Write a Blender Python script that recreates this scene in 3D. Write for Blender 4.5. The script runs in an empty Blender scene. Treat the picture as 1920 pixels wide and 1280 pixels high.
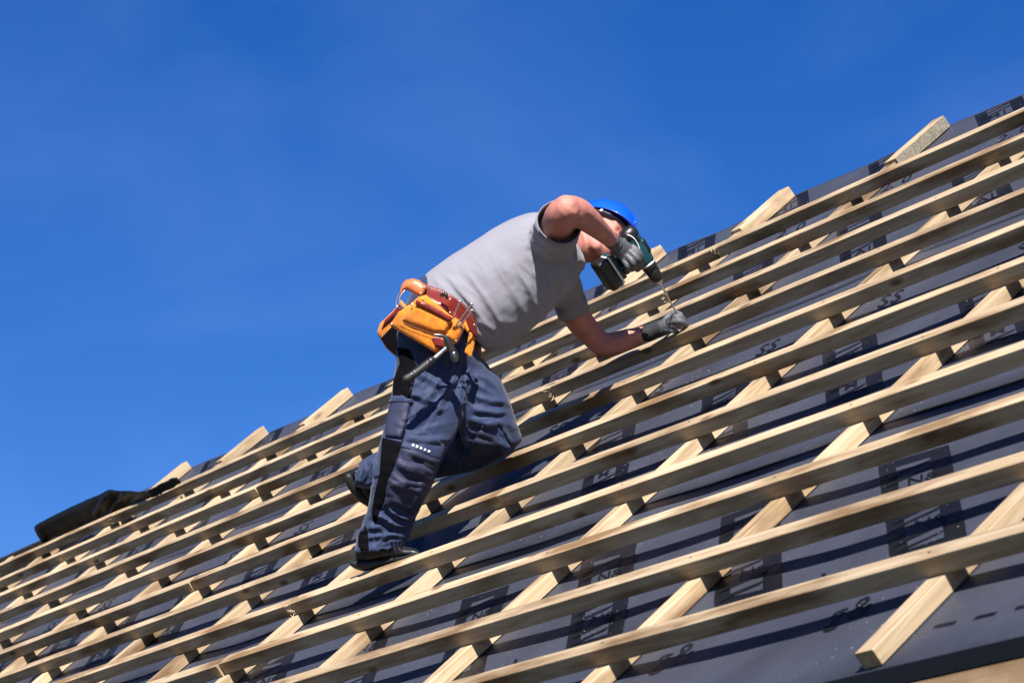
import bpy, bmesh, math, random
import numpy as np
from mathutils import Vector, Matrix
from mathutils.bvhtree import BVHTree
from mathutils.geometry import delaunay_2d_cdt
random.seed(7); rng = np.random.default_rng(7)
sc = bpy.context.scene
COL = sc.collection

# ------------------------------------------------------------------ frames
G = 0.34                                   # batten gauge in metres
P = math.radians(41.69)                    # roof pitch
Z0 = 5.3
CP, SP = math.cos(P), math.sin(P)
ROW = np.array([[0.5214630547784964, 0.6372212805041361, -0.5674727501590343],
                [-0.23028304413136905, -0.5352765793179364, -0.8126799512828304],
                [-0.821611831758756, 0.5544619223212204, -0.13238570394209792]])
CAMR = np.array([15.356275278735112, -22.274847622893443, 5.239029391756368])
FPX = 5859.7
R2W = np.array([[1, 0, 0], [0, CP, -SP], [0, SP, CP]])
ROOFM = Matrix.Rotation(P, 4, 'X')
def roof(u, v, w):                          # roof coordinates (gauges) -> world metres
    p = R2W @ np.array([u, v, w]) * G
    return Vector((p[0], p[1], p[2] + Z0))
def at(x, y, d):                            # a sight line of the survey at depth d (gauges) -> world
    q = ROW.T @ (np.array([(x - 960) / FPX, (y - 640) / FPX, 1.0]) * d) + CAMR
    return np.array(roof(*q))
def on_roof(x, y, w):
    q = ROW.T @ np.array([(x - 960) / FPX, (y - 640) / FPX, 1.0])
    s = (w - CAMR[2]) / q[2]
    return CAMR + q * s
AX = R2W @ ROW[0]; AY = R2W @ (-ROW[1]); AZ = R2W @ ROW[2]      # right, up, away
CAMW = np.array(roof(*CAMR))
def project(pts):
    q = (np.asarray(pts) - CAMW) / G
    z = q @ AZ
    return 960 + FPX * (q @ AX) / z, 640 - FPX * (q @ AY) / z, z

# ------------------------------------------------------------------ camera
cam = bpy.data.cameras.new('camera'); co = bpy.data.objects.new('camera', cam); COL.objects.link(co)
co.matrix_world = Matrix(((AX[0], AY[0], -AZ[0], CAMW[0]), (AX[1], AY[1], -AZ[1], CAMW[1]),
                          (AX[2], AY[2], -AZ[2], CAMW[2]), (0, 0, 0, 1)))
cam.sensor_width = 36; cam.lens = 36 * FPX / 1920
cam.clip_start = 0.1; cam.clip_end = 5000
cam.dof.use_dof = True; cam.dof.focus_distance = 32.2 * G; cam.dof.aperture_fstop = 9.0
sc.camera = co

# ------------------------------------------------------------------ light
SUN_R = np.array([-0.80, -0.15, -1.0])                       # travel direction in roof coordinates
SD = R2W @ (SUN_R / np.linalg.norm(SUN_R))
TO = -SD
elev = math.asin(TO[2]); azim = math.atan2(TO[0], TO[1])
wd = bpy.data.worlds.new('World'); sc.world = wd; wd.use_nodes = True
nt = wd.node_tree; nt.nodes.clear()
sky = nt.nodes.new('ShaderNodeTexSky'); sky.sky_type = 'NISHITA'; sky.sun_disc = False
sky.sun_elevation = elev; sky.sun_rotation = azim
sky.altitude = 1200; sky.air_density = 0.9; sky.dust_density = 0.15; sky.ozone_density = 3.0
hs = nt.nodes.new('ShaderNodeHueSaturation'); hs.inputs['Hue'].default_value = 0.517; hs.inputs['Saturation'].default_value = 1.37; hs.inputs['Value'].default_value = 1.0
bg = nt.nodes.new('ShaderNodeBackground'); bg.inputs[1].default_value = 0.054
wo = nt.nodes.new('ShaderNodeOutputWorld')
nt.links.new(sky.outputs[0], hs.inputs['Color'])
stc = nt.nodes.new('ShaderNodeTexCoord'); smp = nt.nodes.new('ShaderNodeMapping'); smp.inputs['Scale'].default_value = (2.2, 5.0, 9.0); smp.inputs['Rotation'].default_value = (0.5, 0.3, 0.4)
snz = nt.nodes.new('ShaderNodeTexNoise'); snz.inputs['Scale'].default_value = 1.6; snz.inputs['Detail'].default_value = 7; snz.inputs['Distortion'].default_value = 0.8
srp = nt.nodes.new('ShaderNodeMapRange'); srp.inputs[1].default_value = 0.40; srp.inputs[2].default_value = 0.75; srp.inputs[4].default_value = 0.055      # thin high haze
smx = nt.nodes.new('ShaderNodeMixRGB'); smx.inputs[2].default_value = (5.5, 7.0, 12.0, 1)
nt.links.new(stc.outputs['Generated'], smp.inputs[0]); nt.links.new(smp.outputs[0], snz.inputs['Vector']); nt.links.new(snz.outputs['Fac'], srp.inputs[0])
nt.links.new(srp.outputs[0], smx.inputs[0]); nt.links.new(hs.outputs[0], smx.inputs[1]); nt.links.new(smx.outputs[0], bg.inputs[0]); nt.links.new(bg.outputs[0], wo.inputs[0])
sl = bpy.data.lights.new('sun', 'SUN'); sl.energy = 5.0; sl.angle = math.radians(0.5); sl.color = (1.0, 0.95, 0.87)
so = bpy.data.objects.new('sun', sl); COL.objects.link(so)
so.rotation_euler = Vector(SD).to_track_quat('-Z', 'Y').to_euler()
so.location = (0, 0, 30)
sc.view_settings.view_transform = 'Standard'; sc.view_settings.look = 'None'
sc.view_settings.exposure = 1.24; sc.view_settings.gamma = 1.0
sc.view_settings.use_curve_mapping = False

# ------------------------------------------------------------------ materials
def mat(name, col, rough=0.6, metal=0.0, spec=0.5, var=0.0, vscale=8.0, bump=0.0, bscale=60.0, sheen=0.0, coat=0.0, col2=None, sss=0.0, stretch=(1, 1, 1)):
    m = bpy.data.materials.new(name); m.use_nodes = True; n = m.node_tree; b = n.nodes['Principled BSDF']
    b.inputs['Base Color'].default_value = (*col, 1); b.inputs['Roughness'].default_value = rough
    b.inputs['Metallic'].default_value = metal; b.inputs['Specular IOR Level'].default_value = spec
    if sheen: b.inputs['Sheen Weight'].default_value = sheen
    if coat: b.inputs['Coat Weight'].default_value = coat; b.inputs['Coat Roughness'].default_value = 0.08
    if sss:
        b.inputs['Subsurface Weight'].default_value = sss; b.inputs['Subsurface Radius'].default_value = (0.01, 0.004, 0.002)
    tc = n.nodes.new('ShaderNodeTexCoord'); mp = n.nodes.new('ShaderNodeMapping'); mp.inputs['Scale'].default_value = stretch
    n.links.new(tc.outputs['Object'], mp.inputs[0])
    if var or col2:
        t = n.nodes.new('ShaderNodeTexNoise'); t.inputs['Scale'].default_value = vscale; t.inputs['Detail'].default_value = 6
        n.links.new(mp.outputs[0], t.inputs['Vector'])
        r = n.nodes.new('ShaderNodeValToRGB'); c2 = col2 or tuple(c * (1 - var) for c in col)
        r.color_ramp.elements[0].position = 0.35; r.color_ramp.elements[1].position = 0.65
        r.color_ramp.elements[0].color = (*c2, 1); r.color_ramp.elements[1].color = (*col, 1)
        n.links.new(t.outputs['Fac'], r.inputs[0]); n.links.new(r.outputs[0], b.inputs['Base Color'])
    if bump:
        t = n.nodes.new('ShaderNodeTexNoise'); t.inputs['Scale'].default_value = bscale; t.inputs['Detail'].default_value = 4
        n.links.new(mp.outputs[0], t.inputs['Vector'])
        u = n.nodes.new('ShaderNodeBump'); u.inputs['Strength'].default_value = bump; u.inputs['Distance'].default_value = 0.004
        n.links.new(t.outputs['Fac'], u.inputs['Height']); n.links.new(u.outputs[0], b.inputs['Normal'])
    return m

def wood_mat(name, light, dark, grey=0.0):
    m = bpy.data.materials.new(name); m.use_nodes = True; n = m.node_tree; b = n.nodes['Principled BSDF']; L = n.links.new
    N = n.nodes.new
    b.inputs['Roughness'].default_value = 0.75; b.inputs['Specular IOR Level'].default_value = 0.25
    tc = N('ShaderNodeTexCoord'); oi = N('ShaderNodeObjectInfo')
    off = N('ShaderNodeVectorMath'); off.operation = 'MULTIPLY_ADD'
    cmb = N('ShaderNodeCombineXYZ'); L(oi.outputs['Random'], cmb.inputs[0]); L(oi.outputs['Random'], cmb.inputs[1]); L(oi.outputs['Random'], cmb.inputs[2])
    L(cmb.outputs[0], off.inputs[0]); off.inputs[1].default_value = (37, 11, 23); L(tc.outputs['Object'], off.inputs[2])
    mp = N('ShaderNodeMapping'); mp.inputs['Scale'].default_value = (1.2, 26, 26); L(off.outputs[0], mp.inputs[0])
    g = N('ShaderNodeTexNoise'); g.inputs['Scale'].default_value = 2.2; g.inputs['Detail'].default_value = 5; g.inputs['Distortion'].default_value = 1.1; L(mp.outputs[0], g.inputs['Vector'])
    r = N('ShaderNodeValToRGB'); r.color_ramp.elements[0].position = 0.3; r.color_ramp.elements[1].position = 0.68
    r.color_ramp.elements[0].color = (*dark, 1); r.color_ramp.elements[1].color = (*light, 1); L(g.outputs['Fac'], r.inputs[0])
    # patches of darker, weathered or resinous wood
    mp2 = N('ShaderNodeMapping'); mp2.inputs['Scale'].default_value = (1.6, 7, 7); L(off.outputs[0], mp2.inputs[0])
    p = N('ShaderNodeTexNoise'); p.inputs['Scale'].default_value = 1.5; p.inputs['Detail'].default_value = 7; L(mp2.outputs[0], p.inputs['Vector'])
    pr = N('ShaderNodeMapRange'); pr.inputs[1].default_value = 0.47; pr.inputs[2].default_value = 0.66; pr.inputs[4].default_value = 0.85; L(p.outputs['Fac'], pr.inputs[0])
    mx = N('ShaderNodeMixRGB'); mx.inputs[2].default_value = (0.125, 0.064, 0.022, 1); L(pr.outputs[0], mx.inputs[0]); L(r.outputs[0], mx.inputs[1])
    # knots
    mp3 = N('ShaderNodeMapping'); mp3.inputs['Scale'].default_value = (3.0, 9, 9); L(off.outputs[0], mp3.inputs[0])
    v = N('ShaderNodeTexVoronoi'); v.inputs['Scale'].default_value = 1.1; v.inputs['Randomness'].default_value = 1; L(mp3.outputs[0], v.inputs['Vector'])
    kr = N('ShaderNodeMapRange'); kr.inputs[1].default_value = 0.06; kr.inputs[2].default_value = 0.16; kr.inputs[3].default_value = 0.9; kr.inputs[4].default_value = 0.0; L(v.outputs['Distance'], kr.inputs[0])
    mk = N('ShaderNodeMixRGB'); mk.inputs[2].default_value = (0.10, 0.045, 0.018, 1); L(kr.outputs[0], mk.inputs[0]); L(mx.outputs[0], mk.inputs[1])
    # per piece tone
    ms = N('ShaderNodeMapRange'); ms.inputs[3].default_value = 0.78; ms.inputs[4].default_value = 1.12; L(oi.outputs['Random'], ms.inputs[0])
    hv = N('ShaderNodeHueSaturation'); L(ms.outputs[0], hv.inputs['Value']); L(mk.outputs[0], hv.inputs['Color'])
    L(hv.outputs[0], b.inputs['Base Color'])
    # saw marks across the length plus grain relief
    mp4 = N('ShaderNodeMapping'); mp4.inputs['Scale'].default_value = (75, 4, 4); mp4.inputs['Rotation'].default_value = (0, .05, .06); L(off.outputs[0], mp4.inputs[0]); w = N('ShaderNodeTexNoise'); w.inputs['Scale'].default_value = 1.0; w.inputs['Detail'].default_value = 3; L(mp4.outputs[0], w.inputs['Vector'])
    ad = N('ShaderNodeMath'); ad.operation = 'MULTIPLY_ADD'; ad.inputs[1].default_value = 0.55; L(w.outputs['Fac'], ad.inputs[0]); L(g.outputs['Fac'], ad.inputs[2])
    bp = N('ShaderNodeBump'); bp.inputs['Strength'].default_value = 0.6; bp.inputs['Distance'].default_value = 0.0025; L(ad.outputs[0], bp.inputs['Height']); L(bp.outputs[0], b.inputs['Normal'])
    return m

def underlay_mat(name, col, rough):
    m = bpy.data.materials.new(name); m.use_nodes = True; n = m.node_tree; b = n.nodes['Principled BSDF']; L = n.links.new; N = n.nodes.new
    b.inputs['Specular IOR Level'].default_value = 0.22
    tc = N('ShaderNodeTexCoord')
    a = N('ShaderNodeTexNoise'); a.inputs['Scale'].default_value = 2.5; a.inputs['Detail'].default_value = 8; L(tc.outputs['Object'], a.inputs['Vector'])
    r = N('ShaderNodeValToRGB'); r.color_ramp.elements[0].position = 0.3; r.color_ramp.elements[1].position = 0.7
    r.color_ramp.elements[0].color = (*[c * 0.72 for c in col], 1); r.color_ramp.elements[1].color = (*[c * 1.15 for c in col], 1); L(a.outputs['Fac'], r.inputs[0])
    # sawdust flecks
    s = N('ShaderNodeTexVoronoi'); s.inputs['Scale'].default_value = 42; s.inputs['Randomness'].default_value = 1; L(tc.outputs['Object'], s.inputs['Vector'])
    big = N('ShaderNodeTexNoise'); big.inputs['Scale'].default_value = 1.7; L(tc.outputs['Object'], big.inputs['Vector'])
    th = N('ShaderNodeMapRange'); th.inputs[1].default_value = 0.42; th.inputs[2].default_value = 0.75; th.inputs[3].default_value = 0.02; th.inputs[4].default_value = 0.12; L(big.outputs['Fac'], th.inputs[0])
    lt = N('ShaderNodeMath'); lt.operation = 'LESS_THAN'; L(s.outputs['Distance'], lt.inputs[0]); L(th.outputs[0], lt.inputs[1])
    mx = N('ShaderNodeMixRGB'); mx.inputs[2].default_value = (0.42, 0.38, 0.32, 1); L(lt.outputs[0], mx.inputs[0]); L(r.outputs[0], mx.inputs[1])
    L(mx.outputs[0], b.inputs['Base Color'])
    rr = N('ShaderNodeMapRange'); rr.inputs[3].default_value = rough - 0.08; rr.inputs[4].default_value = rough + 0.12; L(a.outputs['Fac'], rr.inputs[0]); L(rr.outputs[0], b.inputs['Roughness'])
    f = N('ShaderNodeTexNoise'); f.inputs['Scale'].default_value = 160; f.inputs['Detail'].default_value = 3; L(tc.outputs['Object'], f.inputs['Vector'])
    b1 = N('ShaderNodeBump'); b1.inputs['Strength'].default_value = 0.35; b1.inputs['Distance'].default_value = 0.001; L(f.outputs['Fac'], b1.inputs['Height'])
    b2 = N('ShaderNodeBump'); b2.inputs['Strength'].default_value = 0.8; b2.inputs['Distance'].default_value = 0.03; L(a.outputs['Fac'], b2.inputs['Height']); L(b1.outputs[0], b2.inputs['Normal'])
    L(b2.outputs[0], b.inputs['Normal'])
    return m

M = {}
M['wood'] = wood_mat('batten_wood', (0.45, 0.36, 0.25), (0.31, 0.215, 0.12))
M['wood2'] = wood_mat('counter_batten_wood', (0.47, 0.37, 0.25), (0.36, 0.25, 0.14))
M['wood_dark'] = wood_mat('fascia_wood', (0.3, 0.21, 0.13), (0.33, 0.22, 0.14))
M['chip'] = mat('speckled_timber', (0.21, 0.18, 0.135), 0.9, var=0.5, vscale=120, bump=0.3)
M['underlay'] = underlay_mat('roof_underlay', (0.038, 0.042, 0.06), 0.52)
M['print'] = underlay_mat('black_print', (0.004, 0.0045, 0.007), 0.5)
M['roll'] = mat('black_membrane', (0.003, 0.0033, 0.005), 0.55, spec=0.2)
M['plaster'] = mat('plaster', (0.62, 0.58, 0.52), 0.9, var=0.12, vscale=3, bump=0.2, bscale=40)
M['grass'] = mat('ground_soil', (0.030, 0.040, 0.014), 0.95, col2=(0.038, 0.030, 0.018), vscale=0.6, bump=0.4, bscale=5)
M['skin'] = mat('skin', (0.43, 0.17, 0.132), 0.62, var=0.22, vscale=22, bump=0.12, bscale=260, sss=0.15)
M['lip'] = mat('lip_skin', (0.30, 0.09, 0.08), 0.5)
M['shirt'] = mat('grey_cotton', (0.2, 0.197, 0.234), 0.9, var=0.05, vscale=5, spec=0.18, bump=0.25, bscale=420, sheen=0.15)
M['navy'] = mat('navy_workwear', (0.019, 0.031, 0.078), 0.62, var=0.16, vscale=9, spec=0.18, bump=0.3, bscale=330, sheen=0.12)
M['slate'] = mat('slate_reinforcement_fabric', (0.028, 0.031, 0.062), 0.55, var=0.2, vscale=10, spec=0.18, bump=0.3, bscale=300)
M['blackfab'] = mat('black_stretch_fabric', (0.0025, 0.0025, 0.004), 0.95, spec=0.06, bump=0.2, bscale=300)
M['reflect'] = mat('reflective_tape', (0.75, 0.75, 0.78), 0.4)
M['shoe'] = mat('black_leather', (0.010, 0.010, 0.012), 0.42, bump=0.4, bscale=60)
M['rubber'] = mat('black_rubber', (0.010, 0.010, 0.010), 0.6, bump=0.3, bscale=90)
M['glove'] = mat('grey_glove_coating', (0.075, 0.078, 0.092), 0.55, var=0.25, vscale=30, bump=0.4, bscale=150)
M['glovecuff'] = mat('black_knit_cuff', (0.012, 0.013, 0.018), 0.85, bump=0.5, bscale=200)
M['helmet'] = mat('blue_helmet_plastic', (0.00328, 0.0697, 0.697), 0.28, spec=0.5, coat=0.3)
M['helmet_in'] = mat('dark_helmet_lining', (0.008, 0.012, 0.05), 0.5)
M['hair'] = mat('brown_hair', (0.05, 0.028, 0.018), 0.7, bump=0.5, bscale=200)
M['redleather'] = mat('oxblood_leather', (0.1804, 0.0164, 0.01148), 0.38, var=0.35, vscale=25, bump=0.2, bscale=120)
M['tan'] = mat('tan_leather', (0.4474, 0.1371, 0.0433), 0.42, var=0.2, vscale=30, bump=0.15, bscale=120)
M['suede'] = mat('orange_suede', (0.7, 0.215, 0.006), 0.85, col2=(0.50, 0.13, 0.004), vscale=38, bump=0.4, bscale=160, sheen=0.1)
M['steel'] = mat('bright_steel', (0.62, 0.62, 0.62), 0.25, metal=1.0)
M['darksteel'] = mat('forged_steel', (0.16, 0.17, 0.18), 0.32, metal=1.0)
M['teal'] = mat('teal_tool_plastic', (0.004, 0.048, 0.062), 0.38)
M['black'] = mat('black_tool_plastic', (0.008, 0.008, 0.009), 0.4)
M['pale'] = mat('pale_plastic', (0.72, 0.74, 0.76), 0.4)
M['thread'] = mat('pale_thread', (0.30, 0.10, 0.06), 0.8)
M['splinter'] = mat('torn_wood_fibre', (0.80, 0.64, 0.42), 0.8)

# ------------------------------------------------------------------ helpers
def link(name, me, m=None, parent=None, mw=None, smooth=False):
    o = bpy.data.objects.new(name, me); COL.objects.link(o)
    if m is not None and me is not None and not me.materials: me.materials.append(m)
    if smooth:
        me.polygons.foreach_set('use_smooth', [True] * len(me.polygons))
    if mw is not None: o.matrix_world = mw
    if parent is not None:
        o.parent = parent; o.matrix_parent_inverse = PINV[parent.name]
    PINV[o.name] = o.matrix_world.inverted()if mw is None else mw.inverted()
    return o
PINV = {}
def thing(name, label, cat, loc, group=None, rot=None):
    o = bpy.data.objects.new(name, None); COL.objects.link(o); o.empty_display_size = 0.1
    mw = Matrix.Translation(Vector(loc)) @ (rot or Matrix())
    o.matrix_world = mw; PINV[o.name] = mw.inverted()
    o['label'] = label; o['category'] = cat
    if group: o['group'] = group
    return o
def tag(o, label=None, cat=None, group=None, kind=None):
    if label: o['label'] = label
    if cat: o['category'] = cat
    if group: o['group'] = group
    if kind: o['kind'] = kind
    return o
def mesh(name, v, f):
    me = bpy.data.meshes.new(name); me.from_pydata([tuple(p) for p in v], [], [tuple(q) for q in f]); me.update(); return me
def fix_normals(me):
    b = bmesh.new(); b.from_mesh(me); bmesh.ops.recalc_face_normals(b, faces=b.faces); b.to_mesh(me); b.free(); return me
class Acc:                                  # collects closed shapes (world coordinates)
    def __init__(s): s.v = []; s.f = []
    def add(s, v, f):
        n = len(s.v); s.v += [tuple(p) for p in v]; s.f += [tuple(i + n for i in q) for q in f]; return s
    def mesh(s, name): return fix_normals(mesh(name, s.v, s.f))
def rings_to(acc, rings, cap=True):
    n = len(rings[0]); v = [p for r in rings for p in r]; f = []
    for i in range(len(rings) - 1):
        for j in range(n):
            f.append((i * n + j, i * n + (j + 1) % n, (i + 1) * n + (j + 1) % n, (i + 1) * n + j))
    if cap:
        f.append(tuple(range(n))[::-1]); f.append(tuple((len(rings) - 1) * n + j for j in range(n)))
    acc.add(v, f)
def cr(a, t):                               # catmull-rom through rows of a
    a = np.asarray(a, float); n = len(a) - 1; i = min(int(t), n - 1); u = t - i
    p0 = a[max(i - 1, 0)]; p1 = a[i]; p2 = a[i + 1]; p3 = a[min(i + 2, n)]
    return 0.5 * (2 * p1 + (p2 - p0) * u + (2 * p0 - 5 * p1 + 4 * p2 - p3) * u * u + (3 * p1 - p0 - 3 * p2 + p3) * u ** 3)
def sil_loft(acc, st, n=28, sub=5, ex=1.0, rnd=True, tuck=0.0):
    """loft from outline pairs: (x1,y1,x2,y2,depth,half thickness in m)"""
    st = np.array(st, float); rings = []
    K = (len(st) - 1) * sub
    for k in range(K + 1):
        s = cr(st, k / sub)
        a = at(s[0], s[1], s[4]); b = at(s[2], s[3], s[4]); c = (a + b) / 2; h = (b - a) / 2
        rg = []
        for j in range(n):
            t = 2 * math.pi * j / n; cx, sx = math.cos(t), math.sin(t)
            cx = math.copysign(abs(cx) ** ex, cx); sx = math.copysign(abs(sx) ** ex, sx)
            rg.append(c + h * cx + AZ * s[5] * sx)
        rings.append(rg)
    if rnd:                                  # rounded ends
        def endring(r, nxt, q):
            r = np.array(r); c = r.mean(0); d = c - np.array(nxt).mean(0); d = d / (np.linalg.norm(d) + 1e-9)
            rad = np.linalg.norm(r - c, axis=1).mean()
            return [c + (p - c) * math.cos(q) + d * rad * 0.5 * math.sin(q) for p in r]
        pre = [endring(rings[0], rings[1], q) for q in (1.3, 0.9, 0.45)]
        post = [endring(rings[-1], rings[-2], q) for q in (0.45, 0.9, 1.3)]
        rings = pre + rings + post
    elif tuck:
        r = np.array(rings[-1]); c = r.mean(0); d = c - np.array(rings[-2]).mean(0); d = d / np.linalg.norm(d)
        rings.append([c + (p - c) * 0.97 + d * 0.003 for p in r])
        rings.append([c + (p - c) * 0.86 + d * 0.001 for p in r])
        rings.append([c + (p - c) * 0.80 - d * tuck for p in r])
    rings_to(acc, rings)
def tube(acc, pts, rad, n=12, sub=4, flat=None, ends=True, fdir=None):
    """round tube through 3-D points with radii; flat = (scale) squashes along fdir"""
    pts = np.array(pts, float); rad = np.array(rad, float).reshape(-1, 1); K = (len(pts) - 1) * sub
    C = np.array([cr(pts, k / sub) for k in range(K + 1)]); Rr = np.array([cr(rad, k / sub)[0] for k in range(K + 1)])
    T = np.gradient(C, axis=0); T /= np.linalg.norm(T, axis=1)[:, None] + 1e-12
    up = np.array(fdir, float) if fdir is not None else np.array([0.13, 0.21, 0.97]); rings = []
    u = up - T[0] * (up @ T[0]); u /= np.linalg.norm(u)
    for k in range(K + 1):
        if fdir is not None: u = up - T[k] * (up @ T[k])
        else: u = u - T[k] * (u @ T[k])
        u /= np.linalg.norm(u); w = np.cross(T[k], u); fl = flat or 1.0
        rings.append([C[k] + Rr[k] * (u * math.cos(a) * fl + w * math.sin(a)) for a in np.linspace(0, 2 * math.pi, n, endpoint=False)])
    if ends:
        def e(c, t, rg, q): return [c + (p - c) * math.cos(q) + t * np.linalg.norm(np.array(rg[0]) - c) * math.sin(q) for p in rg]
        rings = [e(C[0], -T[0], rings[0], q) for q in (1.4, 0.8, 0.4)] + rings + [e(C[-1], T[-1], rings[-1], q) for q in (0.4, 0.8, 1.4)]
    rings_to(acc, rings)
def ellipsoid(acc, c, ax, n=20, m=14):
    c = np.array(c, float); rings = []
    for i in range(1, m):
        th = math.pi * i / m
        rings.append([c + ax[0] * math.sin(th) * math.cos(a) + ax[1] * math.sin(th) * math.sin(a) + ax[2] * math.cos(th) for a in np.linspace(0, 2 * math.pi, n, endpoint=False)])
    rings_to(acc, rings)
def box(acc, c, ex, ey, ez):
    c = np.array(c, float); v = [c + ex * i + ey * j + ez * k for k in (-1, 1) for j in (-1, 1) for i in (-1, 1)]
    acc.add(v, [(0, 2, 3, 1), (4, 5, 7, 6), (0, 1, 5, 4), (2, 6, 7, 3), (0, 4, 6, 2), (1, 3, 7, 5)])
def remesh(name, acc, vox, smooth=6, lam=0.5):
    me = acc.mesh('tmp'); o = bpy.data.objects.new('tmp', me); COL.objects.link(o)
    r = o.modifiers.new('r', 'REMESH'); r.mode = 'VOXEL'; r.voxel_size = vox; r.adaptivity = 0
    if smooth:
        s = o.modifiers.new('s', 'SMOOTH'); s.iterations = smooth; s.factor = lam
    dg = bpy.context.evaluated_depsgraph_get(); ev = o.evaluated_get(dg)
    out = bpy.data.meshes.new_from_object(ev, depsgraph=dg); out.name = name
    bpy.data.objects.remove(o); bpy.data.meshes.remove(me)
    return out
def coords(me):
    a = np.empty(len(me.vertices) * 3); me.vertices.foreach_get('co', a); return a.reshape(-1, 3)
def normals(me):
    a = np.empty(len(me.vertices) * 3); me.vertex_normals.foreach_get('vector', a); return a.reshape(-1, 3)
def setco(me, c): me.vertices.foreach_set('co', c.reshape(-1)); me.update()
def folds(me, lines, noise=0.0, nscale=18.0):
    """cloth folds: each line is a ridge or a valley (x1,y1,x2,y2,width px,height mm[,front only])"""
    c = coords(me); nn = normals(me); x, y, z = project(c); h = np.zeros(len(c))
    face = np.clip(-(nn @ AZ) * 1.5 + 0.35, 0, 1)
    for ln in lines:
        x1, y1, x2, y2, w, a = ln[:6]; bow = ln[6] if len(ln) > 6 else 0.0
        dx, dy = x2 - x1, y2 - y1; L = math.hypot(dx, dy); t = ((x - x1) * dx + (y - y1) * dy) / L ** 2
        s = ((x - x1) * -dy + (y - y1) * dx) / L + bow * 4 * t * (1 - t)
        env = np.clip(np.minimum(t, 1 - t) * 4 + 0.15, 0, 1) * ((t > -0.04) & (t < 1.04))
        q = s / w
        h += a * 0.001 * env * (np.exp(-q * q) - 0.45 * np.exp(-((q - 1.7) / 1.1) ** 2) - 0.2 * np.exp(-((q + 1.8) / 1.2) ** 2)) * face
    if noise:
        from mathutils import noise as N_
        nz = np.array([N_.noise(Vector(p * nscale)) + 0.5 * N_.noise(Vector(p * nscale * 2.3)) for p in c])
        h += nz * noise
    setco(me, c + nn * h[:, None])
def crumple(me, regions, seed=0.0):
    """sharp irregular creases: ridged noise stretched along a direction; region = (x, y, radius px, angle deg, wavelength m, stretch, height mm)"""
    from mathutils import noise as N_
    c = coords(me); nn = normals(me); x, y, z = project(c); h = np.zeros(len(c))
    loc = (c - CAMW) @ np.array([AX, AY, AZ]).T
    for k, (rx, ry, rr, an, wl, stt, amp) in enumerate(regions):
        d2 = ((x - rx) ** 2 + (y - ry) ** 2) / rr ** 2; m = np.where(d2 < 4)[0]
        if not len(m): continue
        ca, sa = math.cos(math.radians(an)), math.sin(math.radians(an)); out = np.empty(len(m))
        for i, q in enumerate(m):
            a, b, w = loc[q]; p = a * ca + b * sa; t = -a * sa + b * ca
            wv = N_.noise(Vector((p * 5 + k, t * 5, w * 5 + seed))) * .03
            v = N_.noise(Vector(((p + wv) / (wl * stt), (t + wv) / wl, w / (wl * stt) + seed + k * 7)))
            v2 = N_.noise(Vector(((p + wv) / (wl * stt * .5), (t - wv) / (wl * .5), w / (wl * stt * .5) + seed + k * 3)))
            out[i] = (1 - min(1, abs(v) * 3.2)) ** 1.5 - .35 + .4 * ((1 - min(1, abs(v2) * 3.2)) ** 1.5 - .35)
        h[m] += out * amp * .001 * np.exp(-d2[m] ** 1.5)
    setco(me, c + nn * h[:, None])
def bvh(me): return BVHTree.FromPolygons([tuple(p) for p in coords(me)], [tuple(p.vertices) for p in me.polygons])
def smooth_poly(poly, k=4, closed=True):
    n = len(poly); out = []
    for i in range(n):
        p0, p1, p2, p3 = [np.array(poly[(i + d) % n], float) for d in (-1, 0, 1, 2)]
        for j in range(k):
            u = j / k; out.append(0.5 * (2 * p1 + (p2 - p0) * u + (2 * p0 - 5 * p1 + 4 * p2 - p3) * u * u + (3 * p1 - p0 - 3 * p2 + p3) * u ** 3))
    return out
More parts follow.
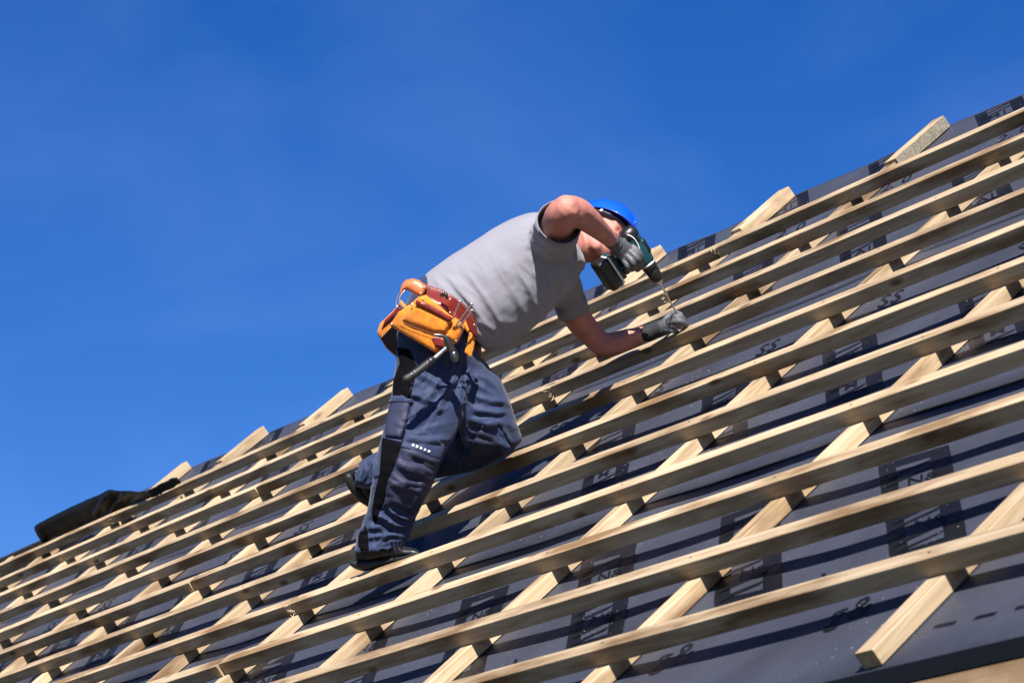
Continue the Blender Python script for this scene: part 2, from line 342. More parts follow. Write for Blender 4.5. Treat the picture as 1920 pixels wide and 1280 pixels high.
def patch(name, poly, m, parent, tree=None, depth=None, off=0.003, thick=0.004, bulge=0.0, brad=12.0, step=4.0, crv=False, wob=0.0):
    """a sewn-on piece of cloth or leather: outline filled, laid on the surface below it, with its own thickness"""
    pl = smooth_poly(poly) if crv else []
    if not crv:
        for i in range(len(poly)):
            a = np.array(poly[i], float); b = np.array(poly[(i + 1) % len(poly)], float); k = max(1, int(np.linalg.norm(b - a) / step))
            pl += [a + (b - a) * j / k for j in range(k)]
    pl = np.array(pl); nb = len(pl); x0, y0 = pl.min(0); x1, y1 = pl.max(0)
    seg = np.roll(pl, -1, 0) - pl
    def edist(p):
        w = p - pl; t = np.clip((w * seg).sum(1) / ((seg ** 2).sum(1) + 1e-9), 0, 1); return np.sqrt((((w - seg * t[:, None])) ** 2).sum(1)).min()
    def inside(p):
        c = False
        for i in range(nb):
            a = pl[i]; b = pl[(i + 1) % nb]
            if (a[1] > p[1]) != (b[1] > p[1]) and p[0] < (b[0] - a[0]) * (p[1] - a[1]) / (b[1] - a[1]) + a[0]: c = not c
        return c
    pts = [Vector(p) for p in pl]; yy = y0 + step / 2; r = 0
    while yy < y1:
        xx = x0 + (step / 2 if r % 2 else 0)
        while xx < x1:
            p = np.array([xx, yy])
            if inside(p) and edist(p) > step * 0.5: pts.append(Vector(p))
            xx += step
        yy += step * 0.87; r += 1
    V, E, F, *_ = delaunay_2d_cdt(pts, [], [list(range(nb))], 1, 1e-4)
    top = []; cw = Vector(CAMW)
    lastd = depth(pl[0][0], pl[0][1]) if callable(depth) else (depth or 31.5)
    for p in V:
        pp = np.array(p); tgt = at(pp[0], pp[1], 32.0); d = Vector(tgt) - cw; d.normalize(); hit = None
        if tree is not None: hit = tree.ray_cast(cw, d)
        ed = min(edist(pp) / brad, 1.0); o = off + bulge * math.sqrt(max(0.0, 1 - (1 - ed) ** 2))
        if wob: o += wob * math.sin(pp[0] * 0.31 + pp[1] * 0.17) * math.sin(pp[1] * 0.23 - pp[0] * 0.11)
        if hit is not None and hit[0] is not None:
            nrm = np.array(hit[1]); q = np.array(hit[0]) + (nrm * 0.5 - AZ * 0.5) * o; lastd = None
        else:
            dd = depth(pp[0], pp[1]) if callable(depth) else (depth if depth is not None else 31.8)
            q = at(pp[0], pp[1], dd) - AZ * o
        top.append(q)
    dirs = np.array([np.array(Vector(q) - cw) for q in top]); dirs /= np.linalg.norm(dirs, axis=1)[:, None]
    bot = [q + dirs[i] * thick for i, q in enumerate(top)]
    nv = len(V); faces = [tuple(f) for f in F] + [tuple(i + nv for i in f[::-1]) for f in F]
    ec = {}
    for f in F:
        for i in range(len(f)):
            a, b = f[i], f[(i + 1) % len(f)]; ec[(a, b)] = 1
    for (a, b) in list(ec):
        if (b, a) not in ec: faces.append((b, a, a + nv, b + nv))
    me = fix_normals(mesh(name, top + bot, faces))
    o = link(name, me, m, parent)
    me.polygons.foreach_set('use_smooth', [i < 2 * len(F) for i in range(len(me.polygons))])
    return o

# ================================================================== SETTING
gm = mesh('ground', [(-400, -400, 0), (400, -400, 0), (400, 400, 0), (-400, 400, 0)], [(0, 1, 2, 3)])
tag(link('ground', gm, M['grass']), kind='structure')

HB, HC = 0.136, 0.118
WM = -(HB + HC)                                  # membrane level
BV = [0.0, -0.989, -1.925, -2.894, -3.8925, -4.89, -5.906, -6.942, -7.986, -9.0525, -10.169]     # upper edge of each batten
CU = [3.9, 0.0, -3.8725, -7.2596, -10.584, -13.497, -16.237, -19.08, -21.895, -24.562, -27.3, -30.05, -32.8, -35.6, -38.4, -41.2]
CW, BW = 0.185, 0.163
UMIN, UMAX, VE, VR = -42.5, 5.2, -11.2, 1.78
house = thing('house', 'house with steep unfinished roof of black underlay and pale timber battens', 'house', roof(-18, VE, 0) - Vector((0, 0, roof(-18, VE, 0)[2])))

def roof_obj(name, me, m, u, v, w, rz=0.0, parent=None, smooth=False):
    mw = Matrix.Translation(roof(u, v, w)) @ ROOFM @ Matrix.Rotation(rz, 4, 'Z')
    return link(name, me, m, parent or house, mw, smooth)

# underlay sheets, sagging between the counter battens, in overlapping courses
cus = sorted(CU)
def sag(u):
    import bisect
    i = bisect.bisect(cus, u)
    if i == 0 or i == len(cus): return 0
    a, b = cus[i - 1] + CW, cus[i]
    t = (u - a) / (b - a)
    return -0.025 * math.sin(math.pi * min(max(t, 0), 1))
def sheet(v0, v1, u0, u1, lift, name='underlay_sheet'):
    nu = int((u1 - u0) / 0.35); nv = 12; vs = []; fs = []
    cu, cv = (u0 + u1) / 2, (v0 + v1) / 2
    from mathutils import noise as N_
    for j in range(nv + 1):
        for i in range(nu + 1):
            u = u0 + (u1 - u0) * i / nu; v = v0 + (v1 - v0) * j / nv
            s = sag(u); z = s + 0.012 * N_.noise(Vector((u * 1.1, v * 2.2, 1.0))) * (1 if s < -0.004 else 0.1)
            z += 0.02 * lift * (1 - j / nv) * (1 if s < -0.004 else 0.2)
            vs.append(((u - cu) * G, (v - cv) * G, z * G))
    for j in range(nv):
        for i in range(nu):
            a = j * (nu + 1) + i; fs.append((a, a + 1, a + nu + 2, a + nu + 1))
    n = len(vs); th = 0.0012
    vs += [(x, y, z - th) for x, y, z in vs]; fs += [tuple(k + n for k in f[::-1]) for f in fs]
    bd = [i for i in range(nu + 1)] + [j * (nu + 1) + nu for j in range(1, nv + 1)] + [nv * (nu + 1) + i for i in range(nu - 1, -1, -1)] + [j * (nu + 1) for j in range(nv - 1, 0, -1)]
    for i in range(len(bd)):
        a, b = bd[i], bd[(i + 1) % len(bd)]; fs.append((b, a, a + n, b + n))
    o = roof_obj(name, mesh(name, vs, fs), M['underlay'], cu, cv, WM - 0.006, smooth=True)
    return o, cu, cv
def surf_z(u, v, v0, v1, lift):
    from mathutils import noise as N_
    s = sag(u); z = s + 0.012 * N_.noise(Vector((u * 1.1, v * 2.2, 1.0))) * (1 if s < -0.004 else 0.1)
    return z + 0.02 * lift * (1 - (v - v0) / (v1 - v0)) * (1 if s < -0.004 else 0.2)
sheets = [(-11.2, -6.88, UMIN, UMAX, 0.0), (-6.98, -2.62, UMIN, UMAX, 0.35), (-2.72, -0.35, UMIN, UMAX, 0.35), (-0.45, VR, -32.2, UMAX, 0.35)]
SHO = [sheet(a, b, c, d, l) for a, b, c, d, l in sheets]

# printing on the sheets: slanted black blocks with pale strokes, figures and a dashed lap line
printed = [Acc() for _ in sheets]; pale = [Acc() for _ in sheets]
def flush(nm):
    for i in range(len(sheets)):
        o, cu, cv = SHO[i]; mw = Matrix.Translation(roof(0, 0, WM - 0.006)) @ ROOFM; s_ = sheets[i]; V = []; F = []; MI = []
        for k, a_ in enumerate((printed[i], pale[i])):
            n = len(V); V += a_.v
            for f in a_.f:
                if all(s_[2] * G < a_.v[q][0] < s_[3] * G and s_[0] * G - .001 <= a_.v[q][1] <= s_[1] * G + .001 for q in f): F.append(tuple(q + n for q in f)); MI.append(k)
            a_.v = []; a_.f = []
        if not F: continue
        me = mesh(nm, V, F); me.materials.append(M['print']); me.materials.append(M['underlay']); me.polygons.foreach_set('material_index', MI)
        link(nm, me, None, o, mw)
def put(acc, si, pts, lv):                       # flat outline in (u,v) laid on the sheet
    v0, v1, _, _, l = sheets[si]; n = len(pts)
    pts = [(u, min(max(v, v0), v1)) for u, v in pts]
    # cut along u into short pieces so that it follows the sag
    b = bmesh.new(); vs = [b.verts.new((u, v, 0)) for u, v in pts]
    try: b.faces.new(vs)
    except ValueError: b.free(); return
    lo = min(p[0] for p in pts); hi = max(p[0] for p in pts); k = math.ceil(lo / 0.35)
    while k * 0.35 < hi:
        bmesh.ops.bisect_plane(b, geom=b.verts[:] + b.edges[:] + b.faces[:], plane_co=(k * 0.35, 0, 0), plane_no=(1, 0, 0)); k += 1
    nv0 = math.ceil((min(p[1] for p in pts) - v0) / ((v1 - v0) / 12)); 
    vv = v0 + nv0 * (v1 - v0) / 12
    while vv < max(p[1] for p in pts):
        bmesh.ops.bisect_plane(b, geom=b.verts[:] + b.edges[:] + b.faces[:], plane_co=(0, vv, 0), plane_no=(0, 1, 0)); vv += (v1 - v0) / 12
    bmesh.ops.triangulate(b, faces=b.faces[:])
    b.verts.index_update()
    V = [(p.co.x * G, p.co.y * G, surf_z(p.co.x, p.co.y, v0, v1, l) * G + lv) for p in b.verts]
    acc.add(V, [tuple(q.index for q in f.verts) for f in b.faces]); b.free()
def para(acc, si, ua, ub, va, vb, uref, vref, lv, sk=1.0):   # parallelogram sheared with the print
    put(acc, si, [(uref + ua - (va - vref) * sk, va), (uref + ub - (va - vref) * sk, va), (uref + ub - (vb - vref) * sk, vb), (uref + ua - (vb - vref) * sk, vb)], lv)
_fc = {}
def glyph(acc, si, text, u, v, size, lv, shear=-0.8, sx=1.0):
    key = text
    if key not in _fc:
        cu = bpy.data.curves.new('t', 'FONT'); cu.body = text; cu.resolution_u = 2; cu.offset = 0.012
        ob = bpy.data.objects.new('t', cu); COL.objects.link(ob); dg = bpy.context.evaluated_depsgraph_get()
        me = bpy.data.meshes.new_from_object(ob.evaluated_get(dg)); _fc[key] = ([tuple(q.co) for q in me.vertices], [tuple(f.vertices) for f in me.polygons])
        bpy.data.objects.remove(ob)
    v0, v1, _, _, l = sheets[si]; V, F = _fc[key]
    out = []
    for x, y, _z in V:
        uu = u + (x * sx + y * shear) * size; vv = v + y * size
        out.append((uu * G, vv * G, surf_z(uu, vv, v0, v1, l) * G + lv))
    acc.add(out, F)
def figures(si, text, u, v, size, shear, sx):
    for i, ch_ in enumerate(text):
        if ch_ != ' ': glyph(printed[si], si, ch_, u + i * .50 * size * sx, v, size, 0.0012, shear=shear, sx=sx); flush('printed_character')
def block(si, u, v, w, h, seed, word):            # u = left edge at v (top)
    r = random.Random(seed)
    para(printed[si], si, 0, w, v - h, v, u, v, 0.0012)
    # pale window cut by dark strokes
    a, b = 0.2 * w / 0.8, w - 0.22 * w / 0.8
    para(pale[si], si, a, b, v - h * 0.9, v - h * 0.08, u, v, 0.0024)
    k = int(h / 0.16)
    for i in range(k):
        vv = v - h * 0.1 - i * h * 0.8 / k; t = 0.035 + 0.03 * r.random()
        x0 = a - 0.02; x1 = b + 0.02
        para_pts = [(u + x0 - (vv - t - v) + 0.0, vv - t - 0.12), (u + x1 - (vv - v) + 0.0, vv - t), (u + x1 - (vv - v), vv), (u + x0 - (vv - v), vv - 0.10 - t * 0.3)]
        if i % 3 != 2: put(printed[si], si, [(p[0], p[1]) for p in para_pts], 0.0036)
        else: glyph(printed[si], si, word, u + x0 + 0.05 + h * 0.1 + (v - vv), vv - 0.13, 0.22, 0.0036, shear=-0.9, sx=1.2)
for i in range(-1, 20):
    uo = -i * 1.945
    block(3, -8.11 + uo + 0.0, 1.72, 0.80, 0.72, 100 + i, 'M1'); flush('printed_block')
    figures(3, '2.0', -8.36 + uo + 1.945, 0.14, 0.36, -0.6, 1.0)
    block(2, -8.55 + uo, -0.48, 0.78, 1.55, 200 + i, 'A1'); flush('printed_block')
    figures(1, 'SS', -6.62 + uo + 1.945, -3.9, 0.42, -0.6, 0.9)
    block(1, -6.85 + uo + 1.945, -4.52, 0.80, 1.6, 300 + i, 'M'); flush('printed_block')
    if i < 14:
        block(0, -3.0 + uo * 1.07 + 2.08, -7.78, 0.84, 1.88, 400 + i, 'N&'); flush('printed_block')
        figures(0, 'g&', -3.3 + uo * 1.07 + 2.08, -10.33, 0.42, -0.5, 1.0)
        figures(0, '1.', -4.0 + uo * 1.07 + 2.08, -9.75, 0.42, -0.9, 1.0)
for si, vline in ((0, -10.78), (2, -2.45)):
    u = UMIN + 0.3
    while u < UMAX - 0.4:
        if (si == 0 and u > 0.1) or (si == 2 and u > -14): put(printed[si], si, [(u, vline - 0.02), (u + 0.2, vline - 0.02), (u + 0.2, vline + 0.02), (u, vline + 0.02)], 0.0012); flush('printed_dash')
        u += 0.38 if si == 0 else 0.55

# back slope, walls, eaves
def pl(name, pts, m, parent=house):
    me = fix_normals(mesh(name, pts, [tuple(range(len(pts)))])); return link(name, me, m, parent)
rd = roof(0, VR, WM - 0.03); ed = roof(0, VE, WM - 0.03)
bx = Acc(); dy = rd[1] - ed[1]
x0, x1 = UMIN * G, UMAX * G
back = Acc(); box(back, ((x0 + x1) / 2, rd[1] + dy / 2 + 0.02, (rd[2] + ed[2]) / 2 - 0.01), np.array([(x1 - x0) / 2, 0, 0]), np.array([0, dy / 2, -(rd[2] - ed[2]) / 2]), np.array([0, 0.004, 0.006]))
link('underlay_sheet', back.mesh('back'), M['underlay'], house)
wl = Acc(); y_in = ed[1] + 0.35; yb = 2 * rd[1] - y_in; hw = ed[2] + 0.35 * SP / CP - 0.16
for (a, b) in (((x0 + .1, y_in), (x1 - .1, y_in)), ((x0 + .1, yb), (x1 - .1, yb))):
    w_ = Acc(); box(w_, ((a[0] + b[0]) / 2, a[1], hw / 2), np.array([(b[0] - a[0]) / 2, 0, 0]), np.array([0, .12, 0]), np.array([0, 0, hw / 2])); link('wall', w_.mesh('wall'), M['plaster'], house)
for xx in (x0 + .12, x1 - .12):
    v = [(xx - .1, y_in + .13, 0), (xx - .1, yb - .13, 0), (xx - .1, yb - .13, hw), (xx - .1, rd[1], rd[2] - .16), (xx - .1, y_in + .13, hw)]
    v += [(p[0] + .2, p[1], p[2]) for p in v]
    link('wall', fix_normals(mesh('gable', v, [(0, 1, 2, 3, 4), (5, 6, 7, 8, 9)] + [(i, (i + 1) % 5, (i + 1) % 5 + 5, i + 5) for i in range(5)])), M['plaster'], house)
# membrane turned over the eave board, fascia board below it
e = roof(0, VE, WM - 0.006)
for nm, (ya, za), (yb2, zb), m_ in (('eave_membrane', (e[1] - 0.004, e[2] - 0.022), (0.004, 0.022), M['roll']), ('fascia_board', (e[1] + 0.006, e[2] - 0.125), (0.014, 0.085), M['wood_dark'])):
    a_ = Acc(); L_ = (x1 - x0) / 2; box(a_, (0, 0, 0), np.array([L_, 0, 0]), np.array([0, yb2, 0]), np.array([0, 0, zb]))
    link(nm, a_.mesh(nm), m_, house, Matrix.Translation(((x0 + x1) / 2, ya, za)))
for i, u in enumerate(CU):                         # rafter tails under the eave
    a_ = Acc(); box(a_, (0, 0, 0), np.array([0.7, 0, 0]), np.array([0, .04, 0]), np.array([0, 0, .07]))
    link('rafter', a_.mesh('rafter'), M['wood_dark'], house, Matrix.Translation(roof(u + CW / 2, VE + 2.3, WM - 0.28)) @ ROOFM @ Matrix.Rotation(math.pi / 2, 4, 'Z'))

# ------------------------------------------------------------------ battens
def timber(L, W, H, seg=8, bow=0.004, ch=0.0016, seed=0):
    r = random.Random(seed); acc = Acc(); rings = []
    b1, b2, ph = r.uniform(-bow, bow), r.uniform(-bow, bow) * 0.5, r.uniform(0, 6)
    for i in range(seg + 1):
        t = i / seg; x = -L / 2 + L * t; oy = b1 * math.sin(math.pi * t * 2 + ph) ; oz = b2 * math.sin(math.pi * t * 3 + ph) * 0.3
        hw_, hh = W / 2, H / 2
        sec = [(-hw_, -hh + ch), (-hw_ + ch, -hh), (hw_ - ch, -hh), (hw_, -hh + ch), (hw_, hh - ch), (hw_ - ch, hh), (-hw_ + ch, hh), (-hw_, hh - ch)]
        rings.append([(x, y + oy + r.uniform(-.0006, .0006), z + oz) for y, z in sec])
    rings_to(acc, rings); return acc.mesh('timber')
JO = {0: [-12.88, -29.62], 1: [-12.85, -29.9], 2: [-4.9, -21.7, -30.53], 3: [-13.04, -29.9], 4: [-24.7], 5: [-19.0, -35.4], 6: [-10.45, -27.2], 7: [-13.36, -30.0], 8: [-13.42, -30.1], 9: [-16.1, -32.7], 10: [-7.1, -24.4]}
for k, v in enumerate(BV):
    js = sorted(JO[k] + [UMIN - 0.3, UMAX + 0.2])
    for a, b in zip(js[:-1], js[1:]):
        W_ = (BW + random.uniform(-.012, .012)) * G; L_ = (b - a) * G - 0.004
        dv = random.uniform(-0.012, 0.012)
        o = roof_obj('batten', timber(L_, W_, HB * G, seed=k * 10 + int(a)), M['wood'], (a + b) / 2, v + dv - W_ / G / 2, -HB / 2)
for u in CU:
    # counter battens in lengths, the uppermost a short stub standing past the ridge
    cuts = [VE + 0.05, random.choice([-5.6, -6.6, -4.6]), 0.68]
    for a, b in zip(cuts[:-1], cuts[1:]):
        roof_obj('counter_batten', timber((b - a) * G - .003, CW * G, HC * G, seed=int(u * 7 + a)), M['wood2'], u + CW / 2, (a + b) / 2, -HB - HC / 2, math.pi / 2)
    if -32 < u < 1:
        tw = random.uniform(-0.02, 0.02)
        roof_obj('counter_batten', timber((1.62 - 0.66) * G, (CW + .02) * G, (HC + 0.03) * G, seed=int(u * 3)), M['wood2'],
                 u + CW / 2 + random.uniform(-.05, .0), (1.62 + .72) / 2, -HB - HC / 2 + 0.02, math.pi / 2 + tw)
        if abs(u + 10.584) < .1:
            me_ = [o_ for o_ in house.children if o_.name.startswith('counter_batten')][-1] if False else bpy.data.objects[sorted([o_.name for o_ in house.children if o_.name.startswith('counter_batten')])[-1]]
            me_.data.materials.append(M['chip'])
            for pg in me_.data.polygons:
                if pg.normal.y < -.7: pg.material_index = 1
nh = bpy.data.meshes.new('nail_head'); b_ = bmesh.new(); bmesh.ops.create_cone(b_, cap_ends=True, segments=8, radius1=.0042, radius2=.0036, depth=.0014); b_.to_mesh(nh); b_.free(); nh.materials.append(M['darksteel'])
for k, v in enumerate(BV):
    for u in CU:
        if -30 < u < 3 and k > 1:
            o = bpy.data.objects.new('nail_head', nh); COL.objects.link(o); o.matrix_world = Matrix.Translation(roof(u + CW / 2 + random.uniform(-.04, .04), v - BW / 2 + random.uniform(-.03, .03), 0.0015)) @ ROOFM
            o.parent = house; o.matrix_parent_inverse = PINV[house.name]
# torn fibres where batten ends meet
def splinters(u, v, n, s):
    acc = Acc(); r = random.Random(int(u * 100))
    for i in range(n):
        p = np.array(roof(u + r.uniform(-.05, .05), v - BW - 0.01 + r.uniform(-.03, 0.03), -r.uniform(0, HB)))
        d = np.array([r.uniform(-1, 1), -r.uniform(.2, 1), r.uniform(-1, .6)]); d /= np.linalg.norm(d)
        tube(acc, [p, p + d * s * r.uniform(.3, .8)], [.0009, .0003], n=4, sub=1, ends=False)
    link('splinter', acc.mesh('splinter'), M['splinter'], house)
for (u, v, n, s) in ((-12.87, BV[1], 14, .022), (-13.05, BV[3], 16, .024), (-13.36, BV[7], 12, .026), (-12.88, BV[0], 5, .03), (-29.62, BV[0], 3, .03)):
    splinters(u, v, n, s)

# ------------------------------------------------------------------ loose membrane at the far end of the ridge
ac = Acc()
def rdz(x, y, w): 
    q = on_roof(x, y, w); return float(ROW[2] @ (q - CAMR))
rs = [(64, 990, 82, 1020, .05), (72, 980, 102, 1012, .055), (140, 946, 168, 986, .065), (186, 926, 214, 970, .07), (204, 917, 240, 956, .08), (212, 918, 246, 952, .06), (240, 919, 262, 942, .03), (272, 919, 290, 932, .02), (304, 904, 318, 919, .012), (330, 892, 342, 906, .010)]
ac = Acc(); sil_loft(ac, [(a, b, c, d, rdz((a + c) / 2, (b + d) / 2, 0.10), h) for a, b, c, d, h in rs], n=24, sub=3, ex=.8, rnd=False, tuck=0.30)
rm = remesh('loose', ac, 0.010, 2)
folds(rm, [(205, 922, 176, 966, 5, 18), (216, 925, 200, 962, 4, -16), (236, 921, 208, 958, 5, 14), (258, 921, 236, 948, 4, -10), (285, 915, 330, 897, 4, 7), (372, 868, 380, 886, 2.5, 7), (381, 866, 389, 882, 2.5, -7), (390, 862, 398, 878, 2.5, 7), (404, 858, 411, 872, 2.5, -6)], noise=.002, nscale=9)
tag(link('loose_underlay', rm, M['roll'], smooth=True), 'loose end of black roofing membrane curled up on the far end of the ridge', 'membrane roll')

# ================================================================== THE ROOFER
def A(x, y, d): return at(x, y, d)
base = on_roof(820, 1000, 0)
man = thing('person', 'man in grey t-shirt, navy trousers and blue helmet kneeling on the battens', 'person', roof(*base))
MM = 1 / (G * 1)                                  # metres -> gauges of depth

# ---- trousers
ac = Acc()
sil_loft(ac, [(783, 528, 896, 655, 32.0, .160), (766, 556, 902, 668, 32.0, .170), (750, 590, 911, 680, 32.0, .175), (742, 625, 918, 694, 32.0, .170), (746, 665, 918, 712, 32.0, .15)], n=32, ex=.9)
sil_loft(ac, [(744, 620, 868, 660, 31.75, .10), (742, 668, 878, 700, 31.7, .105), (736, 725, 876, 752, 31.6, .10), (727, 775, 862, 800, 31.5, .095),
              (716, 818, 838, 842, 31.4, .088), (706, 855, 824, 872, 31.35, .082), (699, 893, 812, 905, 31.35, .078), (693, 930, 797, 940, 31.4, .072),
              (688, 958, 782, 966, 31.45, .068), (678, 985, 773, 992, 31.5, .066), (669, 1008, 767, 1008, 31.5, .066), (664, 1036, 760, 1022, 31.5, .07)], n=28, rnd=False, tuck=.03)
sil_loft(ac, [(800, 610, 905, 668, 32.1, .10), (812, 665, 920, 690, 31.95, .105), (826, 715, 938, 712, 31.85, .105), (842, 760, 953, 742, 31.8, .095),
              (856, 800, 966, 783, 31.8, .088), (876, 842, 980, 818, 31.85, .075)], n=28)
sil_loft(ac, [(968, 812, 962, 846, 31.9, .06), (925, 795, 938, 860, 31.95, .075), (880, 792, 900, 878, 32.1, .08), (835, 805, 850, 890, 32.25, .075), (785, 822, 795, 900, 32.4, .066),
              (740, 835, 745, 912, 32.55, .062), (703, 848, 700, 918, 32.65, .058), (673, 868, 664, 912, 32.75, .055)], n=28, rnd=False, tuck=.03)
tr = remesh('trousers', ac, .006, 8)
TF = [
 # right thigh and hip
 (760, 690, 850, 740, 7, 5, 4), (752, 730, 832, 770, 6, 5, 3), (860, 700, 812, 790, 7, 6, -5), (880, 690, 858, 770, 8, 7), (775, 705, 770, 790, 5, 3), (838, 690, 850, 722, 5, 3),
 (742, 795, 775, 800, 4, 3), (760, 820, 840, 822, 6, 5, -4), (765, 846, 822, 866, 5, 5), (770, 862, 815, 880, 4, -5), (745, 875, 800, 890, 5, 5, 3), (750, 895, 800, 903, 4, -4),
 (724, 900, 790, 918, 5, 4, -3), (722, 948, 770, 972, 6, 7, -4), (700, 962, 745, 988, 6, 8, 4), (690, 975, 735, 1000, 5, -7, 4), (735, 975, 766, 985, 5, 7, -3), (745, 958, 775, 965, 4, -4), (672, 1000, 700, 985, 5, 5),
 (680, 1010, 760, 1004, 5, 5, 3), (715, 1020, 755, 1010, 4, 3),
 # left thigh and knee
 (890, 700, 935, 728, 6, 4), (885, 740, 950, 752, 6, 5, -4), (882, 765, 955, 772, 5, 4, -4), (880, 785, 945, 792, 5, 6, -5), (878, 800, 925, 806, 4, -6, -3), (905, 812, 955, 845, 6, 5, 4), (935, 790, 958, 832, 5, 5),
 (885, 830, 940, 836, 6, 4, 3), (870, 860, 930, 850, 6, 4, 3), (690, 860, 675, 900, 5, 4), (865, 800, 862, 870, 7, -7)]
folds(tr, [t[:4] + (t[4] * .9, t[5] * 1.7) + t[6:] for t in TF], noise=.003, nscale=13)
crumple(tr, [(a_, b_, c_, d_, e_, f_, g_ * 1.3) for a_, b_, c_, d_, e_, f_, g_ in [(800, 690, 50, 62, .045, 3.0, 7), (870, 700, 45, 80, .05, 3.0, 8), (790, 770, 50, 35, .05, 2.5, 7), (770, 850, 45, -15, .06, 2.6, 7), (752, 900, 40, -25, .065, 2.8, 7), (735, 968, 34, -18, .040, 3.0, 12),
             (712, 1008, 34, 12, .04, 2.0, 7), (905, 730, 45, -35, .05, 4.0, 5), (925, 790, 50, 5, .06, 4.0, 6), (880, 840, 40, 10, .055, 2.8, 8), (690, 880, 30, 40, .035, 2, 7)]])
link('trousers', tr, M['navy'], man, smooth=True)
TT = bvh(tr)

# ---- t-shirt
ac = Acc()
sil_loft(ac, [(792, 524, 899, 642, 32.0, .165), (800, 513, 908, 656, 32.0, .175), (818, 498, 922, 660, 32.0, .18), (850, 476, 950, 652, 32.0, .185), (893, 449, 985, 628, 32.0, .19), (935, 423, 1020, 596, 32.0, .195),
              (972, 405, 1050, 566, 32.0, .20), (1003, 398, 1070, 545, 32.0, .19), (1032, 404, 1083, 526, 32.0, .15), (1052, 425, 1090, 508, 31.95, .10)], n=36, ex=.95)
# near (right) sleeve, opening towards the raised arm; far (left) sleeve
tube(ac, [A(1030, 470, 31.9), A(1036, 450, 31.55), A(1043, 437, 31.28), A(1046, 431, 31.17)], [.085, .084, .079, .074], n=24, ends=True)
tube(ac, [A(1040, 520, 32.3), A(1058, 545, 32.6), A(1071, 572, 32.7)], [.085, .068, .055], n=24)
sh = remesh('t_shirt', ac, .006, 7)
SF = [(812, 520, 850, 560, 5, 4), (832, 512, 880, 570, 5, 4, 3), (850, 520, 905, 600, 6, 5, 3), (870, 505, 925, 590, 5, 4, 3), (905, 540, 940, 610, 6, 4), (880, 560, 915, 620, 5, 5), (895, 600, 930, 622, 6, 4), (1000, 560, 1015, 610, 6, 3),
      (985, 520, 1010, 585, 6, 5), (1003, 510, 1035, 560, 5, 5), (1012, 500, 1045, 530, 4, 4), (960, 540, 990, 600, 7, 4), (1000, 440, 1030, 455, 4, 4, -3), (995, 430, 1022, 440, 4, 4, -2), (1050, 480, 1070, 520, 5, 3), (1030, 520, 1062, 540, 5, 4),
      (930, 600, 975, 610, 8, 3), (990, 470, 1000, 440, 6, 3), (1075, 545, 1092, 560, 4, 4), (1068, 560, 1090, 572, 4, 4), (930, 470, 965, 560, 12, 3, 6), (868, 600, 905, 640, 7, 4)]
folds(sh, [t[:4] + (t[4], t[5] * .9) + t[6:] for t in SF], noise=.0025, nscale=9)
crumple(sh, [(850, 560, 45, -58, .045, 3.2, 5), (900, 610, 40, -60, .045, 3, 6), (1020, 520, 45, -62, .04, 3, 6), (1000, 445, 28, 10, .03, 2.5, 4), (1070, 560, 25, 15, .03, 2.2, 5), (930, 540, 80, -50, .09, 3, 4), (1060, 490, 30, 60, .035, 2.5, 5)])
link('t_shirt', sh, M['shirt'], man, smooth=True)
ST = bvh(sh)
# turned hems of the sleeves
ac = Acc()
def torus(acc, c, nrm, rx, ry, xd, r):
    nrm = nrm / np.linalg.norm(nrm); xd = xd - nrm * (xd @ nrm); xd /= np.linalg.norm(xd); yd = np.cross(nrm, xd)
    P_ = [c + xd * rx * math.cos(a) + yd * ry * math.sin(a) for a in np.linspace(0, 2 * math.pi, 29)]
    tube(acc, P_, [r] * 29, n=8, sub=1, ends=False)
n1 = A(1050, 421, 30.98) - A(1044, 434, 31.22)
ac2 = Acc(); tube(ac2, [A(1047, 427, 31.1), A(1051, 418, 30.93)], [.0795, .0775], n=28, sub=2, ends=False)
# cuff rings stand 3 mm proud of the sleeve and are hollow towards the arm
def cuff(name, p, q, ro, ri, m, parent, n=32, wav=.0):
    p, q = np.array(p), np.array(q); t = (q - p) / np.linalg.norm(q - p); u = np.cross(t, AZ); u /= np.linalg.norm(u); w = np.cross(t, u); rg = []
    for c, r in ((p, ri), (p, ro), ((p + q) / 2, ro * 1.01), (q, ro), (q - t * .002, ri), (p + t * .004, ri * .97)):
        rg.append([c + (u * math.cos(a) + w * math.sin(a)) * r * (1 + wav * math.sin(3 * a + 1)) for a in np.linspace(0, 2 * math.pi, n, endpoint=False)])
    rg.append(rg[0]); a_ = Acc(); rings_to(a_, rg, cap=False)
    return link(name, a_.mesh(name), m, parent, smooth=True)
cuff('sleeve_hem', A(1044, 432, 31.20), A(1051, 415, 30.88), .0785, .0750, M['shirt'], man, wav=.035)
cuff('sleeve_hem', A(1066, 563, 32.68), A(1074, 586, 32.74), .059, .0555, M['shirt'], man, wav=.05)

